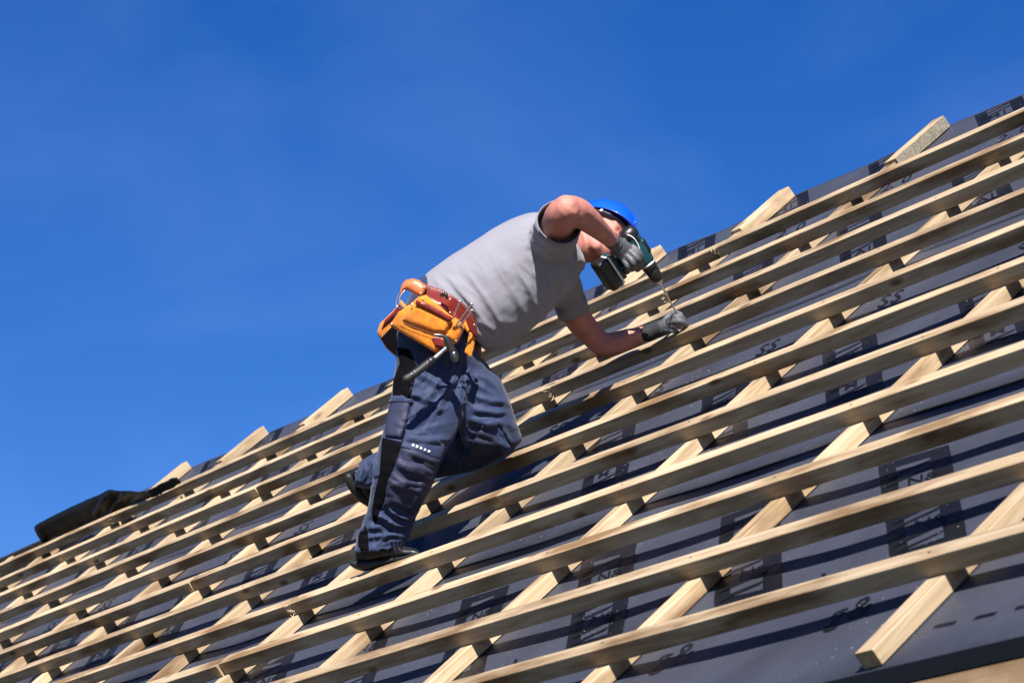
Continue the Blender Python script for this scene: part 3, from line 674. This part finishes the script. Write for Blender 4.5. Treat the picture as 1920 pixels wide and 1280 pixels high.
# ---- body: one continuous skin
HC_ = A(1129, 436, 32.35)                          # centre of the skull
a_up = AX * .42 + AY * .65 + AZ * .63; a_up /= np.linalg.norm(a_up)
g_f = AX * .83 + AY * .0 - AZ * .55; g_f -= a_up * (g_f @ a_up); g_f /= np.linalg.norm(g_f)
l_r = np.cross(g_f, a_up); l_r /= np.linalg.norm(l_r)      # the man's right
def H(f, r, u): return HC_ + g_f * f + l_r * r + a_up * u
ac = Acc()
ellipsoid(ac, H(-.008, 0, .012), [g_f * .098, l_r * .078, a_up * .098])                 # skull
ellipsoid(ac, H(.026, 0, -.050), [g_f * .066, l_r * .066, a_up * .075])                 # face
ellipsoid(ac, H(.046, 0, -.100), [g_f * .040, l_r * .040, a_up * .030])                 # chin and jaw
for s in (-1, 1):
    tube(ac, [H(-.02, s * .060, -.050), H(.0, s * .056, -.085), H(.045, s * .030, -.112)], [.026, .027, .024], n=12)     # jaw line
    tube(ac, [H(.072, s * .045, .002), H(.088, s * .025, .006), H(.090, s * .008, -.002)], [.010, .012, .010], n=10)    # brow
    tube(ac, [H(-.006, s * .078, -.002), H(-.022, s * .086, .004), H(-.024, s * .087, -.022), H(-.010, s * .080, -.046)], [.008, .009, .009, .008], n=8)  # ear
    ellipsoid(ac, H(-.008, s * .076, -.022), [g_f * .012, l_r * .006, a_up * .018])
tube(ac, [H(.086, 0, -.008), H(.102, 0, -.030), H(.116, 0, -.050), H(.096, 0, -.058)], [.009, .011, .015, .010], n=12)   # nose
for s in (-1, 1): ellipsoid(ac, H(.097, s * .013, -.055), [g_f * .012, l_r * .008, a_up * .008])
for s in (-1, 1): ellipsoid(ac, H(.072, s * .031, -.012), [g_f * .015, l_r * .017, a_up * .011])
tube(ac, [H(.080, -.026, -.079), H(.094, 0, -.075), H(.080, .026, -.079)], [.006, .008, .006], n=8)      # lips
tube(ac, [H(.078, -.022, -.088), H(.091, 0, -.089), H(.078, .022, -.088)], [.006, .009, .006], n=8)
NB = A(1052, 462, 32.05)
tube(ac, [A(1010, 480, 32.1), NB, A(1078, 464, 32.15), H(-.02, 0, -.06), H(-.01, 0, -.02)], [.09, .078, .064, .062, .06], n=22)        # neck
sil_loft(ac, [(815, 555, 880, 625, 32.0, .12), (860, 515, 930, 615, 32.0, .13), (940, 450, 1005, 570, 32.0, .15), (1000, 425, 1058, 525, 32.0, .15), (1040, 430, 1078, 505, 32.05, .10)], n=28)
# right arm (raised elbow towards the viewer)
tube(ac, [A(1032, 455, 31.7), A(1044, 432, 31.2), A(1052, 405, 30.75), A(1062, 392, 30.62)], [.06, .058, .055, .048], n=22)
tube(ac, [A(1060, 392, 30.66), A(1078, 396, 30.74), A(1102, 412, 31.0), A(1128, 435, 31.42), A(1147, 452, 31.72)], [.046, .050, .044, .033, .0265], n=22)
ellipsoid(ac, A(1062, 381, 30.66), [AX * .028, AY * .026, AZ * .03])
# left arm
tube(ac, [A(1040, 525, 32.5), A(1066, 570, 32.7), A(1095, 612, 32.8), A(1128, 646, 32.85)], [.055, .052, .048, .040], n=22)
tube(ac, [A(1124, 644, 32.85), A(1145, 646, 32.88), A(1175, 637, 32.88), A(1205, 627, 32.85), A(1224, 621, 32.82)], [.041, .043, .039, .030, .024], n=22)
# legs inside the trousers
tube(ac, [A(850, 600, 32.0), A(815, 650, 31.8), A(805, 740, 31.6), A(775, 845, 31.4), A(745, 940, 31.42), A(722, 985, 31.48), A(716, 1005, 31.5)], [.085, .078, .075, .06, .050, .034, .03], n=18)
tube(ac, [A(850, 600, 32.1), A(865, 680, 31.98), A(900, 770, 31.82), A(925, 828, 31.88), A(860, 845, 32.18), A(760, 868, 32.5), A(700, 886, 32.68)], [.085, .078, .065, .045, .035, .032, .028], n=18)
# hands inside the gloves
tube(ac, [A(1144, 450, 31.68), A(1154, 458, 31.76)], [.020, .014], n=14)
tube(ac, [A(1220, 622, 32.82), A(1234, 616, 32.8)], [.018, .013], n=14)
sk = remesh('body', ac, .005, 7)
folds(sk, [(1095, 385, 1140, 440, 6, 2.5), (1085, 410, 1130, 450, 7, 2), (1066, 385, 1080, 410, 6, 2), (1150, 640, 1200, 625, 7, 2)], noise=.0008, nscale=30)
link('body', sk, M['skin'], man, smooth=True)
# eyes, lips, hair
for s in (-1, 1):
    ac = Acc(); ellipsoid(ac, H(.070, s * .031, -.014), [g_f * .010, l_r * .013, a_up * .008]); link('eye', ac.mesh('eye'), M['pale'], man, smooth=True)
ac = Acc(); tube(ac, [H(.084, -.024, -.083), H(.099, 0, -.081), H(.084, .024, -.083)], [.003, .005, .003], n=8); link('lips', ac.mesh('lips'), M['lip'], man, smooth=True)
ac = Acc()
ellipsoid(ac, H(-.020, 0, .012), [g_f * .092, l_r * .082, a_up * .098])
ellipsoid(ac, H(-.055, 0, -.030), [g_f * .045, l_r * .062, a_up * .05])
hr = remesh('hair', ac, .006, 3); folds(hr, [], noise=.002, nscale=60)
link('hair', hr, M['hair'], man, smooth=True)

# ---- helmet (worn)
helm = None
rings = []
HR = .107
def dome(th, a, k=1.0, z=0.0):
    x = math.sin(th); f = math.cos(a); r = math.sin(a)
    return H(-.008 + HR * 1.16 * k * x * f, HR * .97 * k * x * r,   .022 + z + HR * .98 * k * math.cos(th))
outer = []
for i in range(1, 15):
    th = math.pi / 2 * i / 14
    outer.append([dome(th, a, 1 + .012 * math.exp(-((math.sin(a)) / .25) ** 2) * math.sin(th)) for a in np.linspace(0, 2 * math.pi, 48, endpoint=False)])
brim = []
for dz, ex_ in ((-.006, 1.03), (-.009, 1.08)):
    ring = []
    for a in np.linspace(0, 2 * math.pi, 48, endpoint=False):
        pk = max(0, math.cos(a)) ** 2.2
        k = ex_ + (0.17 * pk if ex_ > 1.05 else 0.0) - .03 * (1 - pk)
        ring.append(dome(math.pi / 2, a, k, dz - .012 * pk * (1 if ex_ > 1.05 else .3)))
    brim.append(ring)
inner = []
low = [[p - a_up * .003 + (HC_ + a_up * .028 - p) * .02 for p in brim[-1]]]
for i in range(14, 0, -1):
    th = math.pi / 2 * i / 14
    inner.append([dome(th, a, .965, -.004) for a in np.linspace(0, 2 * math.pi, 48, endpoint=False)])
ac = Acc(); rings_to(ac, outer + brim + low + inner)
hm = ac.mesh('helmet'); hm.materials.append(M['helmet']); hm.materials.append(M['helmet_in'])
helm = link('helmet', hm, None, man, smooth=True)
ac = Acc()                                        # harness band, its ratchet and side clips
for z_, k_ in ((.012, .90), (-.004, .88)):
    tube(ac, [dome(math.pi / 2, a, k_, z_ - .012) for a in np.linspace(0, 2 * math.pi, 41)], [.010] * 41, n=8, sub=1, ends=False, flat=.5, fdir=None)
link('head_band', ac.mesh('band'), M['helmet_in'], helm, smooth=True)
for s, f in ((1, .35), (1, -.5)):
    ac = Acc(); c = dome(math.pi / 2, s * math.pi / 2 - f, .985, -.018)
    box(ac, c, g_f * .005, l_r * .002, a_up * .004)
    link('band_clip', ac.mesh('clip'), M['pale'], helm)
# ridge rib and rim groove
ac = Acc(); tube(ac, [dome(t, 0 if t > 0 else math.pi, 1.004) if t > 0 else dome(-t, math.pi, 1.004) for t in np.linspace(-1.3, 1.3, 21)], [.006] * 21, n=8, sub=1)
link('crown_rib', ac.mesh('rib'), M['helmet'], helm, smooth=True)

# ---- gloves
def hand(name, wrist, palm, knuckle_l, knuckle_r, fingers, thumb, cuffpts, back, cm):
    ac = Acc()
    wl_ = np.array(wrist); kl, kr = np.array(knuckle_l), np.array(knuckle_r)
    bn = np.array(back, float); bn /= np.linalg.norm(bn)
    st = []
    for t in np.linspace(0, 1, 6):
        c = wl_ * (1 - t) + (kl + kr) / 2 * t; hw = (kl - kr) / 2
        hwid = hw / np.linalg.norm(hw) * (.027 * (1 - t) + np.linalg.norm(hw) * t + .004 * math.sin(math.pi * t)); th = .021 * (1 - t) + .0145 * t + .004 * math.sin(math.pi * t)
        st.append([c + hwid * math.copysign(abs(math.cos(a)) ** .85, math.cos(a)) + bn * th * math.sin(a) for a in np.linspace(0, 2 * math.pi, 20, endpoint=False)])
    c0 = np.array(st[-1]).mean(0); t0 = c0 - np.array(st[-2]).mean(0); t0 /= np.linalg.norm(t0)
    st.append([c0 + (p - c0) * .75 + t0 * .008 for p in np.array(st[-1])])
    rings_to(ac, st)
    for f in fingers + [thumb]:
        pts, r0 = f; k = len(pts); tube(ac, pts, [r0 * (1.05 - .28 * i / (k - 1)) for i in range(k)], n=12)
    me = remesh(name, ac, .0028, 3)
    folds(me, [], noise=.0006, nscale=55)
    o = link(name, me, M['glove'], man, smooth=True)
    ac = Acc(); tube(ac, cuffpts, [.0300, .0285, .0290], n=20, sub=3); c = link('glove_cuff', ac.mesh('cuff'), M[cm], o, smooth=True)
    return o
# drill frame
DA = A(1179, 441, 32.0); DB = A(1239, 532, 32.2)       # body axis rear -> chuck nose
dx = (DB - DA); DL = np.linalg.norm(dx); dx /= DL
dh = A(1150, 511, 32.02) - A(1199, 470, 32.1); dh -= dx * (dh @ dx); dh /= np.linalg.norm(dh)    # handle direction
dz = np.cross(dx, dh)
if dz @ AZ > 0: dz = -dz                                  # towards the viewer
KX = DL / .184
def D(a, h, z): return DA + dx * a * KX + dh * h + dz * z      # metres along axis, down the handle, towards viewer
hb = .052                                                 # where the handle leaves the body
fing = [([A(1187, 464, 31.80), A(1199, 475, 31.78), A(1204, 490, 31.85), A(1200, 501, 31.98), A(1195, 506, 32.08)], .0118),
        ([A(1183, 473, 31.77), A(1195, 485, 31.74), A(1197, 496, 31.84), A(1189, 499, 32.00), A(1180, 496, 32.12)], .0122),
        ([A(1177, 481, 31.77), A(1187, 493, 31.74), A(1188, 503, 31.84), A(1180, 505, 32.00), A(1172, 501, 32.12)], .0116),
        ([A(1170, 488, 31.79), A(1177, 500, 31.77), A(1177, 509, 31.87), A(1170, 510, 32.00), A(1163, 506, 32.10)], .0102)]
thumb = ([A(1160, 455, 31.82), A(1172, 452, 31.95), A(1186, 458, 32.15), A(1196, 466, 32.22)], .0125)
wr = A(1150, 454, 31.75)
hand('glove', wr, None, A(1190, 464, 31.80), A(1168, 491, 31.81), fing, thumb,
     [A(1147, 451, 31.70), A(1151, 455, 31.74), A(1155, 458, 31.76)], -AZ, 'glove')
# left glove pinches the screw
LD = -.32
def LH(x, y, d): return A(x, y, d + LD)
wr = LH(1228, 619, 33.12)
fing = [([LH(1254, 600, 33.0), LH(1266, 594, 32.93), LH(1278, 594, 32.92), LH(1284, 602, 32.96)], .0112),
        ([LH(1256, 606, 32.98), LH(1271, 602, 32.88), LH(1283, 605, 32.90), LH(1288, 612, 32.97)], .0115),
        ([LH(1254, 613, 33.0), LH(1267, 611, 32.92), LH(1278, 613, 32.93), LH(1283, 619, 33.02)], .0110),
        ([LH(1250, 619, 33.03), LH(1260, 620, 32.96), LH(1268, 622, 32.98), LH(1272, 626, 33.06)], .0098)]
thumb = ([LH(1243, 607, 33.1), LH(1254, 593, 33.15), LH(1266, 586, 33.14), LH(1277, 590, 33.1)], .0122)
hand('glove', wr, None, LH(1255, 596, 33.02), LH(1250, 622, 33.04), fing, thumb,
     [LH(1214, 625, 33.14), LH(1225, 620, 33.13), LH(1237, 615, 33.11)], -AZ * .9 + AY * .3, 'glovecuff')

# ---- shoes
def shoe(name, upper, sole, tread_n, label=None):
    ac = Acc(); sil_loft(ac, upper, n=24); up = remesh(name, ac, .005, 4)
    folds(up, [], noise=.0015, nscale=40)
    o = link(name, up, M['shoe'], man, smooth=True)
    ac = Acc(); sil_loft(ac, sole, n=24, ex=.7); so_ = remesh('sole', ac, .005, 2); link('sole', so_, M['rubber'], o, smooth=True)
    return o
s1 = shoe('shoe', [(668, 1022, 672, 1050, 31.7, .036), (684, 1012, 690, 1055, 31.65, .040), (705, 1008, 712, 1053, 31.6, .043), (728, 1012, 732, 1048, 31.5, .044), (752, 1022, 752, 1046, 31.4, .046), (772, 1026, 772, 1042, 31.35, .042), (783, 1030, 782, 1039, 31.3, .028)],
          [(656, 1050, 668, 1066, 31.75, .036), (672, 1050, 684, 1070, 31.7, .040), (700, 1048, 706, 1066, 31.6, .038), (728, 1044, 732, 1056, 31.5, .042), (756, 1038, 758, 1050, 31.4, .046), (780, 1032, 784, 1041, 31.3, .034)], 8)
s2 = shoe('shoe', [(660, 880, 684, 893, 32.75, .036), (655, 890, 690, 905, 32.80, .040), (660, 905, 698, 918, 32.85, .043), (672, 922, 706, 930, 32.90, .044), (686, 938, 712, 942, 32.90, .04)],
          [(646, 893, 664, 892, 32.80, .036), (648, 905, 668, 902, 32.82, .040), (658, 922, 676, 915, 32.85, .040), (672, 938, 690, 930, 32.90, .044), (690, 950, 702, 942, 32.90, .036)], 8)
# laces and stitched edge
ac = Acc()
for x in (735, 743, 751): tube(ac, [A(x - 4, 1018, 31.38), A(x, 1016, 31.28), A(x + 3, 1024, 31.25)], [.002, .0025, .002], n=6)
link('lace', ac.mesh('lace'), M['blackfab'], s1, smooth=True)

# ---- trouser panels, pockets, knee pads
kp = patch('knee_pad', [(742, 868), (752, 838), (790, 846), (832, 862), (822, 880), (812, 905), (795, 930), (782, 958), (770, 962), (745, 950), (720, 946), (726, 905)], M['slate'], man, TT, off=.004, thick=.008, bulge=.005, brad=12, step=3)
crumple(kp.data, [(775, 885, 50, -25, .07, 3.0, 7), (755, 930, 40, 10, .06, 2.2, 5)], seed=3)
folds(kp.data, [(748, 868, 815, 890, 4, 6, 3), (770, 862, 822, 876, 3.5, -6, 3), (745, 898, 798, 905, 4, 5, -5), (790, 900, 770, 950, 5, 5, 5), (728, 935, 775, 955, 4, 4)])
kf = patch('knee_pad_flap', [(752, 838), (762, 806), (800, 806), (832, 832), (828, 864), (790, 850)], M['navy'], man, TT, off=.007, thick=.008, bulge=.003, brad=6, step=3)
KB = bvh(kf.data)
for i in range(5):
    x, y = 772 + i * 7.4, 834 + i * 2.9
    patch('reflective_mark', [(x + 1.4, y - 2.4), (x + 5.4, y - .9), (x + 3.8, y + 3.4), (x - .2, y + 1.9)], M['reflect'], kf, KB, off=.003, thick=.003, step=2)
patch('side_panel_shade', [(717, 820), (752, 828), (758, 800), (764, 820), (750, 868), (736, 905), (722, 935), (712, 958), (703, 985), (697, 960), (703, 925), (712, 885)], M['blackfab'], man, TT, off=.002, thick=.004, step=4)  # black side panel, with shade on the leg painted in as fabric colour
patch('side_panel_shade', [(744, 650), (768, 655), (784, 690), (774, 725), (770, 748), (736, 746), (738, 712), (750, 680)], M['blackfab'], man, TT, off=.002, thick=.004, step=4)  # hip panel, also paints the pouch's shadow on the thigh in black
pk = patch('thigh_pocket', [(734, 748), (772, 750), (764, 788), (752, 822), (724, 818), (722, 790)], M['slate'], man, TT, off=.006, thick=.008, bulge=.008, brad=10, step=4)
patch('pocket_flap', [(733, 742), (775, 744), (772, 756), (733, 754)], M['navy'], pk, TT, off=.014, thick=.006, bulge=.002, brad=4, step=3)
patch('knee_pad', [(868, 880), (885, 830), (905, 795), (925, 800), (945, 830), (938, 852), (900, 872)], M['slate'], man, TT, off=.004, thick=.006, bulge=.006, brad=10, step=4)
patch('knee_pad_flap', [(905, 792), (925, 786), (945, 812), (958, 846), (942, 853), (934, 828)], M['navy'], man, TT, off=.008, thick=.006, bulge=.004, brad=6, step=4)
patch('hem_panel', [(672, 1002), (686, 984), (690, 1000), (692, 1030), (680, 1038), (672, 1020)], M['blackfab'], man, TT, off=.002, thick=.004, step=4)

# ================================================================== TOOL BELT
belt = thing('tool_belt', 'oxblood leather tool belt with orange suede pouches around the kneeling man\'s waist', 'tool belt', A(840, 580, 31.5))
ac = Acc(); sil_loft(ac, [(789, 534, 896, 640, 32.0, .172), (787, 540, 898, 652, 32.0, .174)], n=32, ex=.95, rnd=False, tuck=0)
BD = lambda x, y: 31.44 + .0022 * (abs((x - 835) * .77 + (y - 575) * .64)) ** 1.15 * .35
bl = patch('belt', [(771, 532), (786, 526), (799, 533), (822, 541), (845, 552), (868, 568), (884, 586), (893, 606), (896, 630), (888, 640), (880, 622), (868, 604), (850, 588), (826, 570), (795, 554), (775, 548)], M['redleather'], belt, None, BD, off=.012, thick=.006, bulge=.003, brad=6, step=4)
patch('belt_pad', [(795, 552), (828, 566), (852, 584), (866, 600), (858, 606), (848, 597), (815, 585), (790, 570)], M['redleather'], belt, None, BD, off=.018, thick=.006, bulge=.006, brad=8, step=4)
ac = Acc()                                         # stitching
def stitch(pts, d, off, parent, m=M['thread']):
    a = Acc(); pl_ = []
    for i in range(len(pts) - 1):
        L_ = math.hypot(pts[i + 1][0] - pts[i][0], pts[i + 1][1] - pts[i][1]); k = max(1, int(L_ / 3.2))
        for j in range(k):
            t = j / k; t2 = (j + .6) / k
            p = [pts[i][q] * (1 - t) + pts[i + 1][q] * t for q in (0, 1)]; p2 = [pts[i][q] * (1 - t2) + pts[i + 1][q] * t2 for q in (0, 1)]
            tube(a, [A(p[0], p[1], d(p[0], p[1])) - AZ * off, A(p2[0], p2[1], d(p2[0], p2[1])) - AZ * off], [.0012, .0012], n=5, sub=1, ends=False)
    link('stitching', a.mesh('stitching'), m, parent)
stitch([(800, 536), (822, 544), (845, 555), (867, 571), (881, 588), (889, 606)], BD, .016, bl)
stitch([(797, 551), (826, 566), (850, 585), (868, 601), (878, 618)], BD, .016, bl)
def PD(x, y): return 31.26 + .0045 * max(0, (790 - x)) * .9 + .004 * max(0, x - 840)
pouch = patch('pouch', [(799, 553), (785, 556), (770, 570), (748, 584), (731, 610), (758, 627), (790, 645), (817, 662), (838, 655), (860, 640), (872, 613), (862, 600), (846, 592), (822, 572)], M['suede'], belt, None, PD, off=.012, thick=.05, bulge=.012, brad=14, step=4)
pf = patch('pocket', [(774, 570), (790, 572), (815, 583), (847, 600), (842, 615), (836, 626), (818, 626), (790, 616), (768, 609), (754, 601), (759, 588)], M['suede'], pouch, None, PD, off=.022, thick=.022, bulge=.020, brad=13, step=4)
patch('pocket_rim', [(781, 563), (800, 568), (824, 580), (849, 596), (847, 604), (822, 591), (798, 579), (779, 571)], M['redleather'], pouch, None, PD, off=.046, thick=.01, bulge=.003, brad=4, step=3)
patch('side_pocket', [(848, 598), (862, 604), (872, 614), (866, 628), (858, 642), (846, 640), (838, 630), (843, 614)], M['suede'], pouch, None, PD, off=.024, thick=.02, bulge=.012, brad=9, step=4)
patch('hammer_strap', [(806, 634), (818, 628), (836, 634), (848, 648), (838, 660), (824, 656), (812, 648)], M['redleather'], pouch, None, PD, off=.020, thick=.012, bulge=.006, brad=6, step=3)
stitch([(752, 602), (768, 610), (790, 618), (817, 628)], PD, .036, pouch)
def PD2(x, y): return 31.9 + .006 * (750 - x)
bk = patch('pouch', [(707, 624), (713, 606), (728, 592), (744, 575), (752, 562), (764, 575), (758, 600), (748, 640), (748, 672), (734, 662), (722, 650)], M['suede'], belt, None, PD2, off=.012, thick=.10, bulge=.015, brad=10, step=4)
patch('pouch_lining', [(735, 612), (760, 628), (768, 640), (752, 672), (745, 668), (726, 652), (714, 634)], M['blackfab'], bk, None, lambda x, y: 31.85, off=.012, thick=.05, step=4)  # black patch over the dark side of the rear pouch
patch('pouch_flap', [(738, 585), (750, 568), (757, 575), (748, 590), (730, 604), (716, 618), (722, 600)], M['redleather'], bk, None, PD2, off=.03, thick=.02, bulge=.008, brad=6, step=3)
tl = patch('tool_loop', [(750, 548), (754, 533), (761, 525), (775, 522), (788, 526), (800, 537), (796, 551), (790, 557), (776, 550), (763, 543), (756, 546), (753, 556)], M['tan'], belt, None, BD, off=.030, thick=.006, bulge=.014, brad=14, step=3)
ac = Acc()
tube(ac, [A(753, 543, 31.5), A(744, 560, 31.48), A(744, 575, 31.46), A(756, 578, 31.42)], [.003] * 4, n=8); tube(ac, [A(758, 545, 31.4), A(749, 558, 31.38), A(751, 572, 31.36), A(760, 580, 31.36)], [.003] * 4, n=8)
link('steel_ring', ac.mesh('ring'), M['steel'], tl, smooth=True)
patch('strap_end', [(873, 600), (880, 618), (891, 636), (888, 655), (883, 671), (871, 660), (877, 640), (879, 626), (868, 610)], M['suede'], belt, None, lambda x, y: 31.26, off=.012, thick=.005, bulge=.002, brad=5, step=3)
ac = Acc(); c = A(833, 555, 31.42)
for (x, y, d) in ((795, 539, 31.40), (789, 550, 31.40), (793, 561, 31.30), (772, 571, 31.30), (735, 607, 31.50), (844, 561, 31.42), (844, 586, 31.25), (864, 620, 31.22), (855, 639, 31.25), (889, 609, 31.55), (880, 628, 31.28)):
    a_ = Acc(); ellipsoid(a_, A(x, y, d - .11), [AX * .0042, AY * .0042, AZ * .003], 10, 8); link('rivet', a_.mesh('rivet'), M['steel'], belt, smooth=True)
ac = Acc(); tube(ac, [A(828, 553, 31.32), A(836, 552, 31.29), A(838, 560, 31.29)], [.006, .007, .004], n=8); link('keeper', ac.mesh('keeper'), M['black'], belt, smooth=True)

# hammer hanging in its strap
HD = 31.05
ham = thing('hammer', 'claw hammer with black rubber grip hanging from the orange pouch', 'hammer', A(840, 650, HD))
ac = Acc(); tube(ac, [A(840, 649, HD), A(824, 663, HD - .02), A(808, 677, HD - .05)], [.0075, .007, .0075], n=12); link('shaft', ac.mesh('shaft'), M['steel'], ham, smooth=True)
ac = Acc(); tube(ac, [A(812, 674, HD - .045), A(795, 687, HD - .1), A(778, 700, HD - .14), A(762, 710, HD - .16)], [.0115, .0135, .0125, .0145], n=14)
gp = link('grip', ac.mesh('grip'), M['rubber'], ham, smooth=True)
ac = Acc()
for i in range(7):
    t = i / 7; p = np.array(A(808 - 42 * t, 677 + 31 * t, HD - .06 - .1 * t)); q = np.array(A(804 - 42 * t, 680 + 31 * t, HD - .06 - .1 * t)); tube(ac, [p, q], [.0146, .0146], n=14, sub=1)
link('grip_rib', ac.mesh('grip_rib'), M['black'], gp, smooth=True)
ac = Acc()
tube(ac, [A(838, 640, HD), A(844, 650, HD), A(850, 659, HD), A(852, 666, HD)], [.012, .0155, .011, .010], n=16)
tube(ac, [A(851, 664, HD), A(853, 672, HD)], [.014, .0145], n=16, sub=2)
for s in (-1, 1):
    tube(ac, [A(843, 648, HD + .02 * s), A(838, 636, HD + .03 * s), A(828, 629, HD + .045 * s), A(814, 627, HD + .06 * s)], [.011, .009, .006, .002], n=10)
link('head', ac.mesh('head'), M['darksteel'], ham, smooth=True)

# nails standing in the pouch
for i, ((x1_, y1_), (x2_, y2_), lab) in enumerate((((863, 564), (849, 597), 'long steel nail standing upright in the orange pouch nearest the hip, leftmost of the three'),
                                       ((885, 569), (856, 608), 'topmost long steel nail with wide round head beside the shirt in the orange pouch'),
                                       ((886, 581), (860, 614), 'lower right long steel nail leaning against its neighbour in the orange pouch'))):
    d0 = 31.10 - .03 * i; p = np.array(A(x1_, y1_, d0)); q = np.array(A(x2_, y2_, d0 + .03)); t = (q - p) / np.linalg.norm(q - p)
    n_ = thing('nail', lab, 'nail', p, 'nails in the tool pouch')
    ac = Acc(); tube(ac, [p, q], [.0030, .0030], n=10, sub=2); link('shank', ac.mesh('shank'), M['steel'], n_, smooth=True)
    ac = Acc(); rings_to(ac, [[p + t * k + (np.cross(t, AZ) * math.cos(a) + np.cross(t, np.cross(t, AZ)) * math.sin(a)) * r for a in np.linspace(0, 2 * math.pi, 14, endpoint=False)] for k, r in ((-.001, .006), (0, .0078), (.002, .0078), (.005, .003))])
    link('nail_head', ac.mesh('nail_head'), M['steel'], n_, smooth=True)

# ================================================================== CORDLESS DRILL
drill = thing('cordless_drill', 'teal and black cordless drill with black battery in the man\'s raised gloved hand', 'drill', D(hb, .05, 0))
def dl(name, rings_spec, m, parent, axis='x', n=20, ex=.8, sm=.0):
    rg = []
    for s in rings_spec:
        a0, h0, z0, rh, rz = s
        r_ = []
        for k in range(n):
            t = 2 * math.pi * k / n; c_ = math.copysign(abs(math.cos(t)) ** ex, math.cos(t)); s_ = math.copysign(abs(math.sin(t)) ** ex, math.sin(t))
            r_.append(D(a0, h0 + rh * c_, z0 + rz * s_) if axis == 'x' else D(a0 + rh * c_, h0, z0 + rz * s_))
        rg.append(r_)
    a = Acc(); rings_to(a, rg); return link(name, a.mesh(name), m, parent, smooth=True)
body = dl('motor_housing', [(-.020, 0, 0, .012, .012), (-.017, 0, 0, .024, .022), (-.006, 0, 0, .031, .029), (.02, 0, 0, .033, .031), (.06, 0, 0, .033, .031), (.085, 0, 0, .031, .029), (.105, 0, 0, .027, .026), (.112, 0, 0, .022, .022)], M['teal'], drill)
dl('rear_cap', [(-.024, 0, 0, .010, .010), (-.021, 0, 0, .026, .024), (-.008, 0, 0, .0335, .0315), (.006, 0, 0, .0345, .0325), (.010, 0, 0, .031, .029)], M['black'], body)
dl('grip_overmould', [(.030, -.020, 0, .0145, .026), (.036, -.021, 0, .0165, .028), (.075, -.020, 0, .0160, .027), (.082, -.019, 0, .012, .022)], M['black'], body)
a_ = Acc(); tube(a_, [D(-.012, .012, .030), D(.004, .002, .033), D(.03, .001, .0335), (D(.055, .010, .033)), D(.062, .026, .028)], [.0022] * 5, n=6); link('accent_line', a_.mesh('accent'), M['pale'], body, smooth=True)
for k in range(4):
    a_ = Acc(); box(a_, D(.000 + k * .007, -.010, .0325), dx * .0018, dh * .008, dz * .001); link('vent_slot', a_.mesh('slot'), M['black'], body)
dl('torque_ring', [(.106, 0, 0, .0255, .0255), (.109, 0, 0, .0275, .0275), (.126, 0, 0, .0265, .0265), (.129, 0, 0, .023, .023)], M['black'], drill, ex=1, n=24)
dl('number_band', [(.1035, 0, 0, .0265, .0265), (.105, 0, 0, .0280, .0280), (.109, 0, 0, .0280, .0280), (.110, 0, 0, .0265, .0265)], M['pale'], drill, ex=1, n=24)
ch = dl('chuck', [(.128, 0, 0, .0225, .0225), (.131, 0, 0, .0245, .0245), (.160, 0, 0, .0225, .0225), (.170, 0, 0, .0175, .0175), (.172, 0, 0, .012, .012)], M['black'], drill, ex=1, n=24)
dl('chuck_nose', [(.170, 0, 0, .0150, .0150), (.172, 0, 0, .0158, .0158), (.183, 0, 0, .009, .009), (.184, 0, 0, .005, .005)], M['steel'], ch, ex=1, n=18)
hd = dl('handle', [(hb, .020, 0, .028, .019), (hb - .001, .040, 0, .024, .018), (hb - .004, .065, 0, .0215, .0175), (hb - .007, .090, 0, .021, .0175), (hb - .009, .108, 0, .024, .020)], M['black'], drill, axis='h')
a_ = Acc(); tube(a_, [D(hb + .026, .024, 0), D(hb + .032, .034, 0), D(hb + .029, .050, 0)], [.008, .009, .007], n=10); link('trigger', a_.mesh('trigger'), M['black'], hd, smooth=True)
def rbox(name, c, ea, eh, ez, m, parent, r=.006, mod=3):
    a = Acc(); box(a, c, dx * ea, dh * eh, dz * ez); me = a.mesh(name); b = bmesh.new(); b.from_mesh(me)
    bmesh.ops.bevel(b, geom=b.edges[:], offset=r, segments=mod, affect='EDGES', profile=.6); b.to_mesh(me); b.free(); return link(name, me, m, parent, smooth=True)
HB0 = .104
rbox('battery_mount', D(hb - .004, HB0 + .002, 0), .050, .010, .034, M['teal'], drill, .005)
rbox('latch_stripe', D(hb - .000, HB0 + .0135, .004), .054, .0035, .0335, M['pale'], drill, .002, 2)
bt = rbox('battery', D(hb + .000, HB0 + .040, 0), .058, .0245, .037, M['black'], drill, .013)
rbox('battery_button', D(hb + .055, HB0 + .018, 0), .006, .007, .014, M['pale'], bt, .002, 2)
# driver bit and the screw held by the other hand
BN = D(.184, 0, 0); tip = A(1268, 586, 32.66)
bd = (tip - BN); Lb = np.linalg.norm(bd); bd /= Lb
bit = None
a_ = Acc(); tube(a_, [BN - bd * .01, BN + bd * Lb * .30], [.0042, .0042], n=6, sub=1); tube(a_, [BN + bd * Lb * .28, BN + bd * Lb * .36], [.0060, .0060], n=10, sub=1); tube(a_, [BN + bd * Lb * .36, BN + bd * Lb * .98], [.0030, .0026], n=8, sub=2)
link('driver_bit', a_.mesh('bit'), M['steel'], drill, smooth=True)
sw = thing('wood_screw', 'small steel screw pinched between the fingers of the lower gloved hand under the drill bit', 'screw', tip)
a_ = Acc(); q = tip + bd * .045; tube(a_, [tip, q], [.0024, .0018], n=8, sub=2)
for k in range(9): 
    c_ = tip + bd * (.008 + k * .004); tube(a_, [c_, c_ + bd * .0012], [.0034, .0034], n=8, sub=1, ends=False)
link('shank', a_.mesh('shank'), M['steel'], sw, smooth=True)
a_ = Acc(); tube(a_, [tip - bd * .001, tip + bd * .002], [.0052, .004], n=12, sub=1); link('screw_head', a_.mesh('screw_head'), M['steel'], sw, smooth=True)
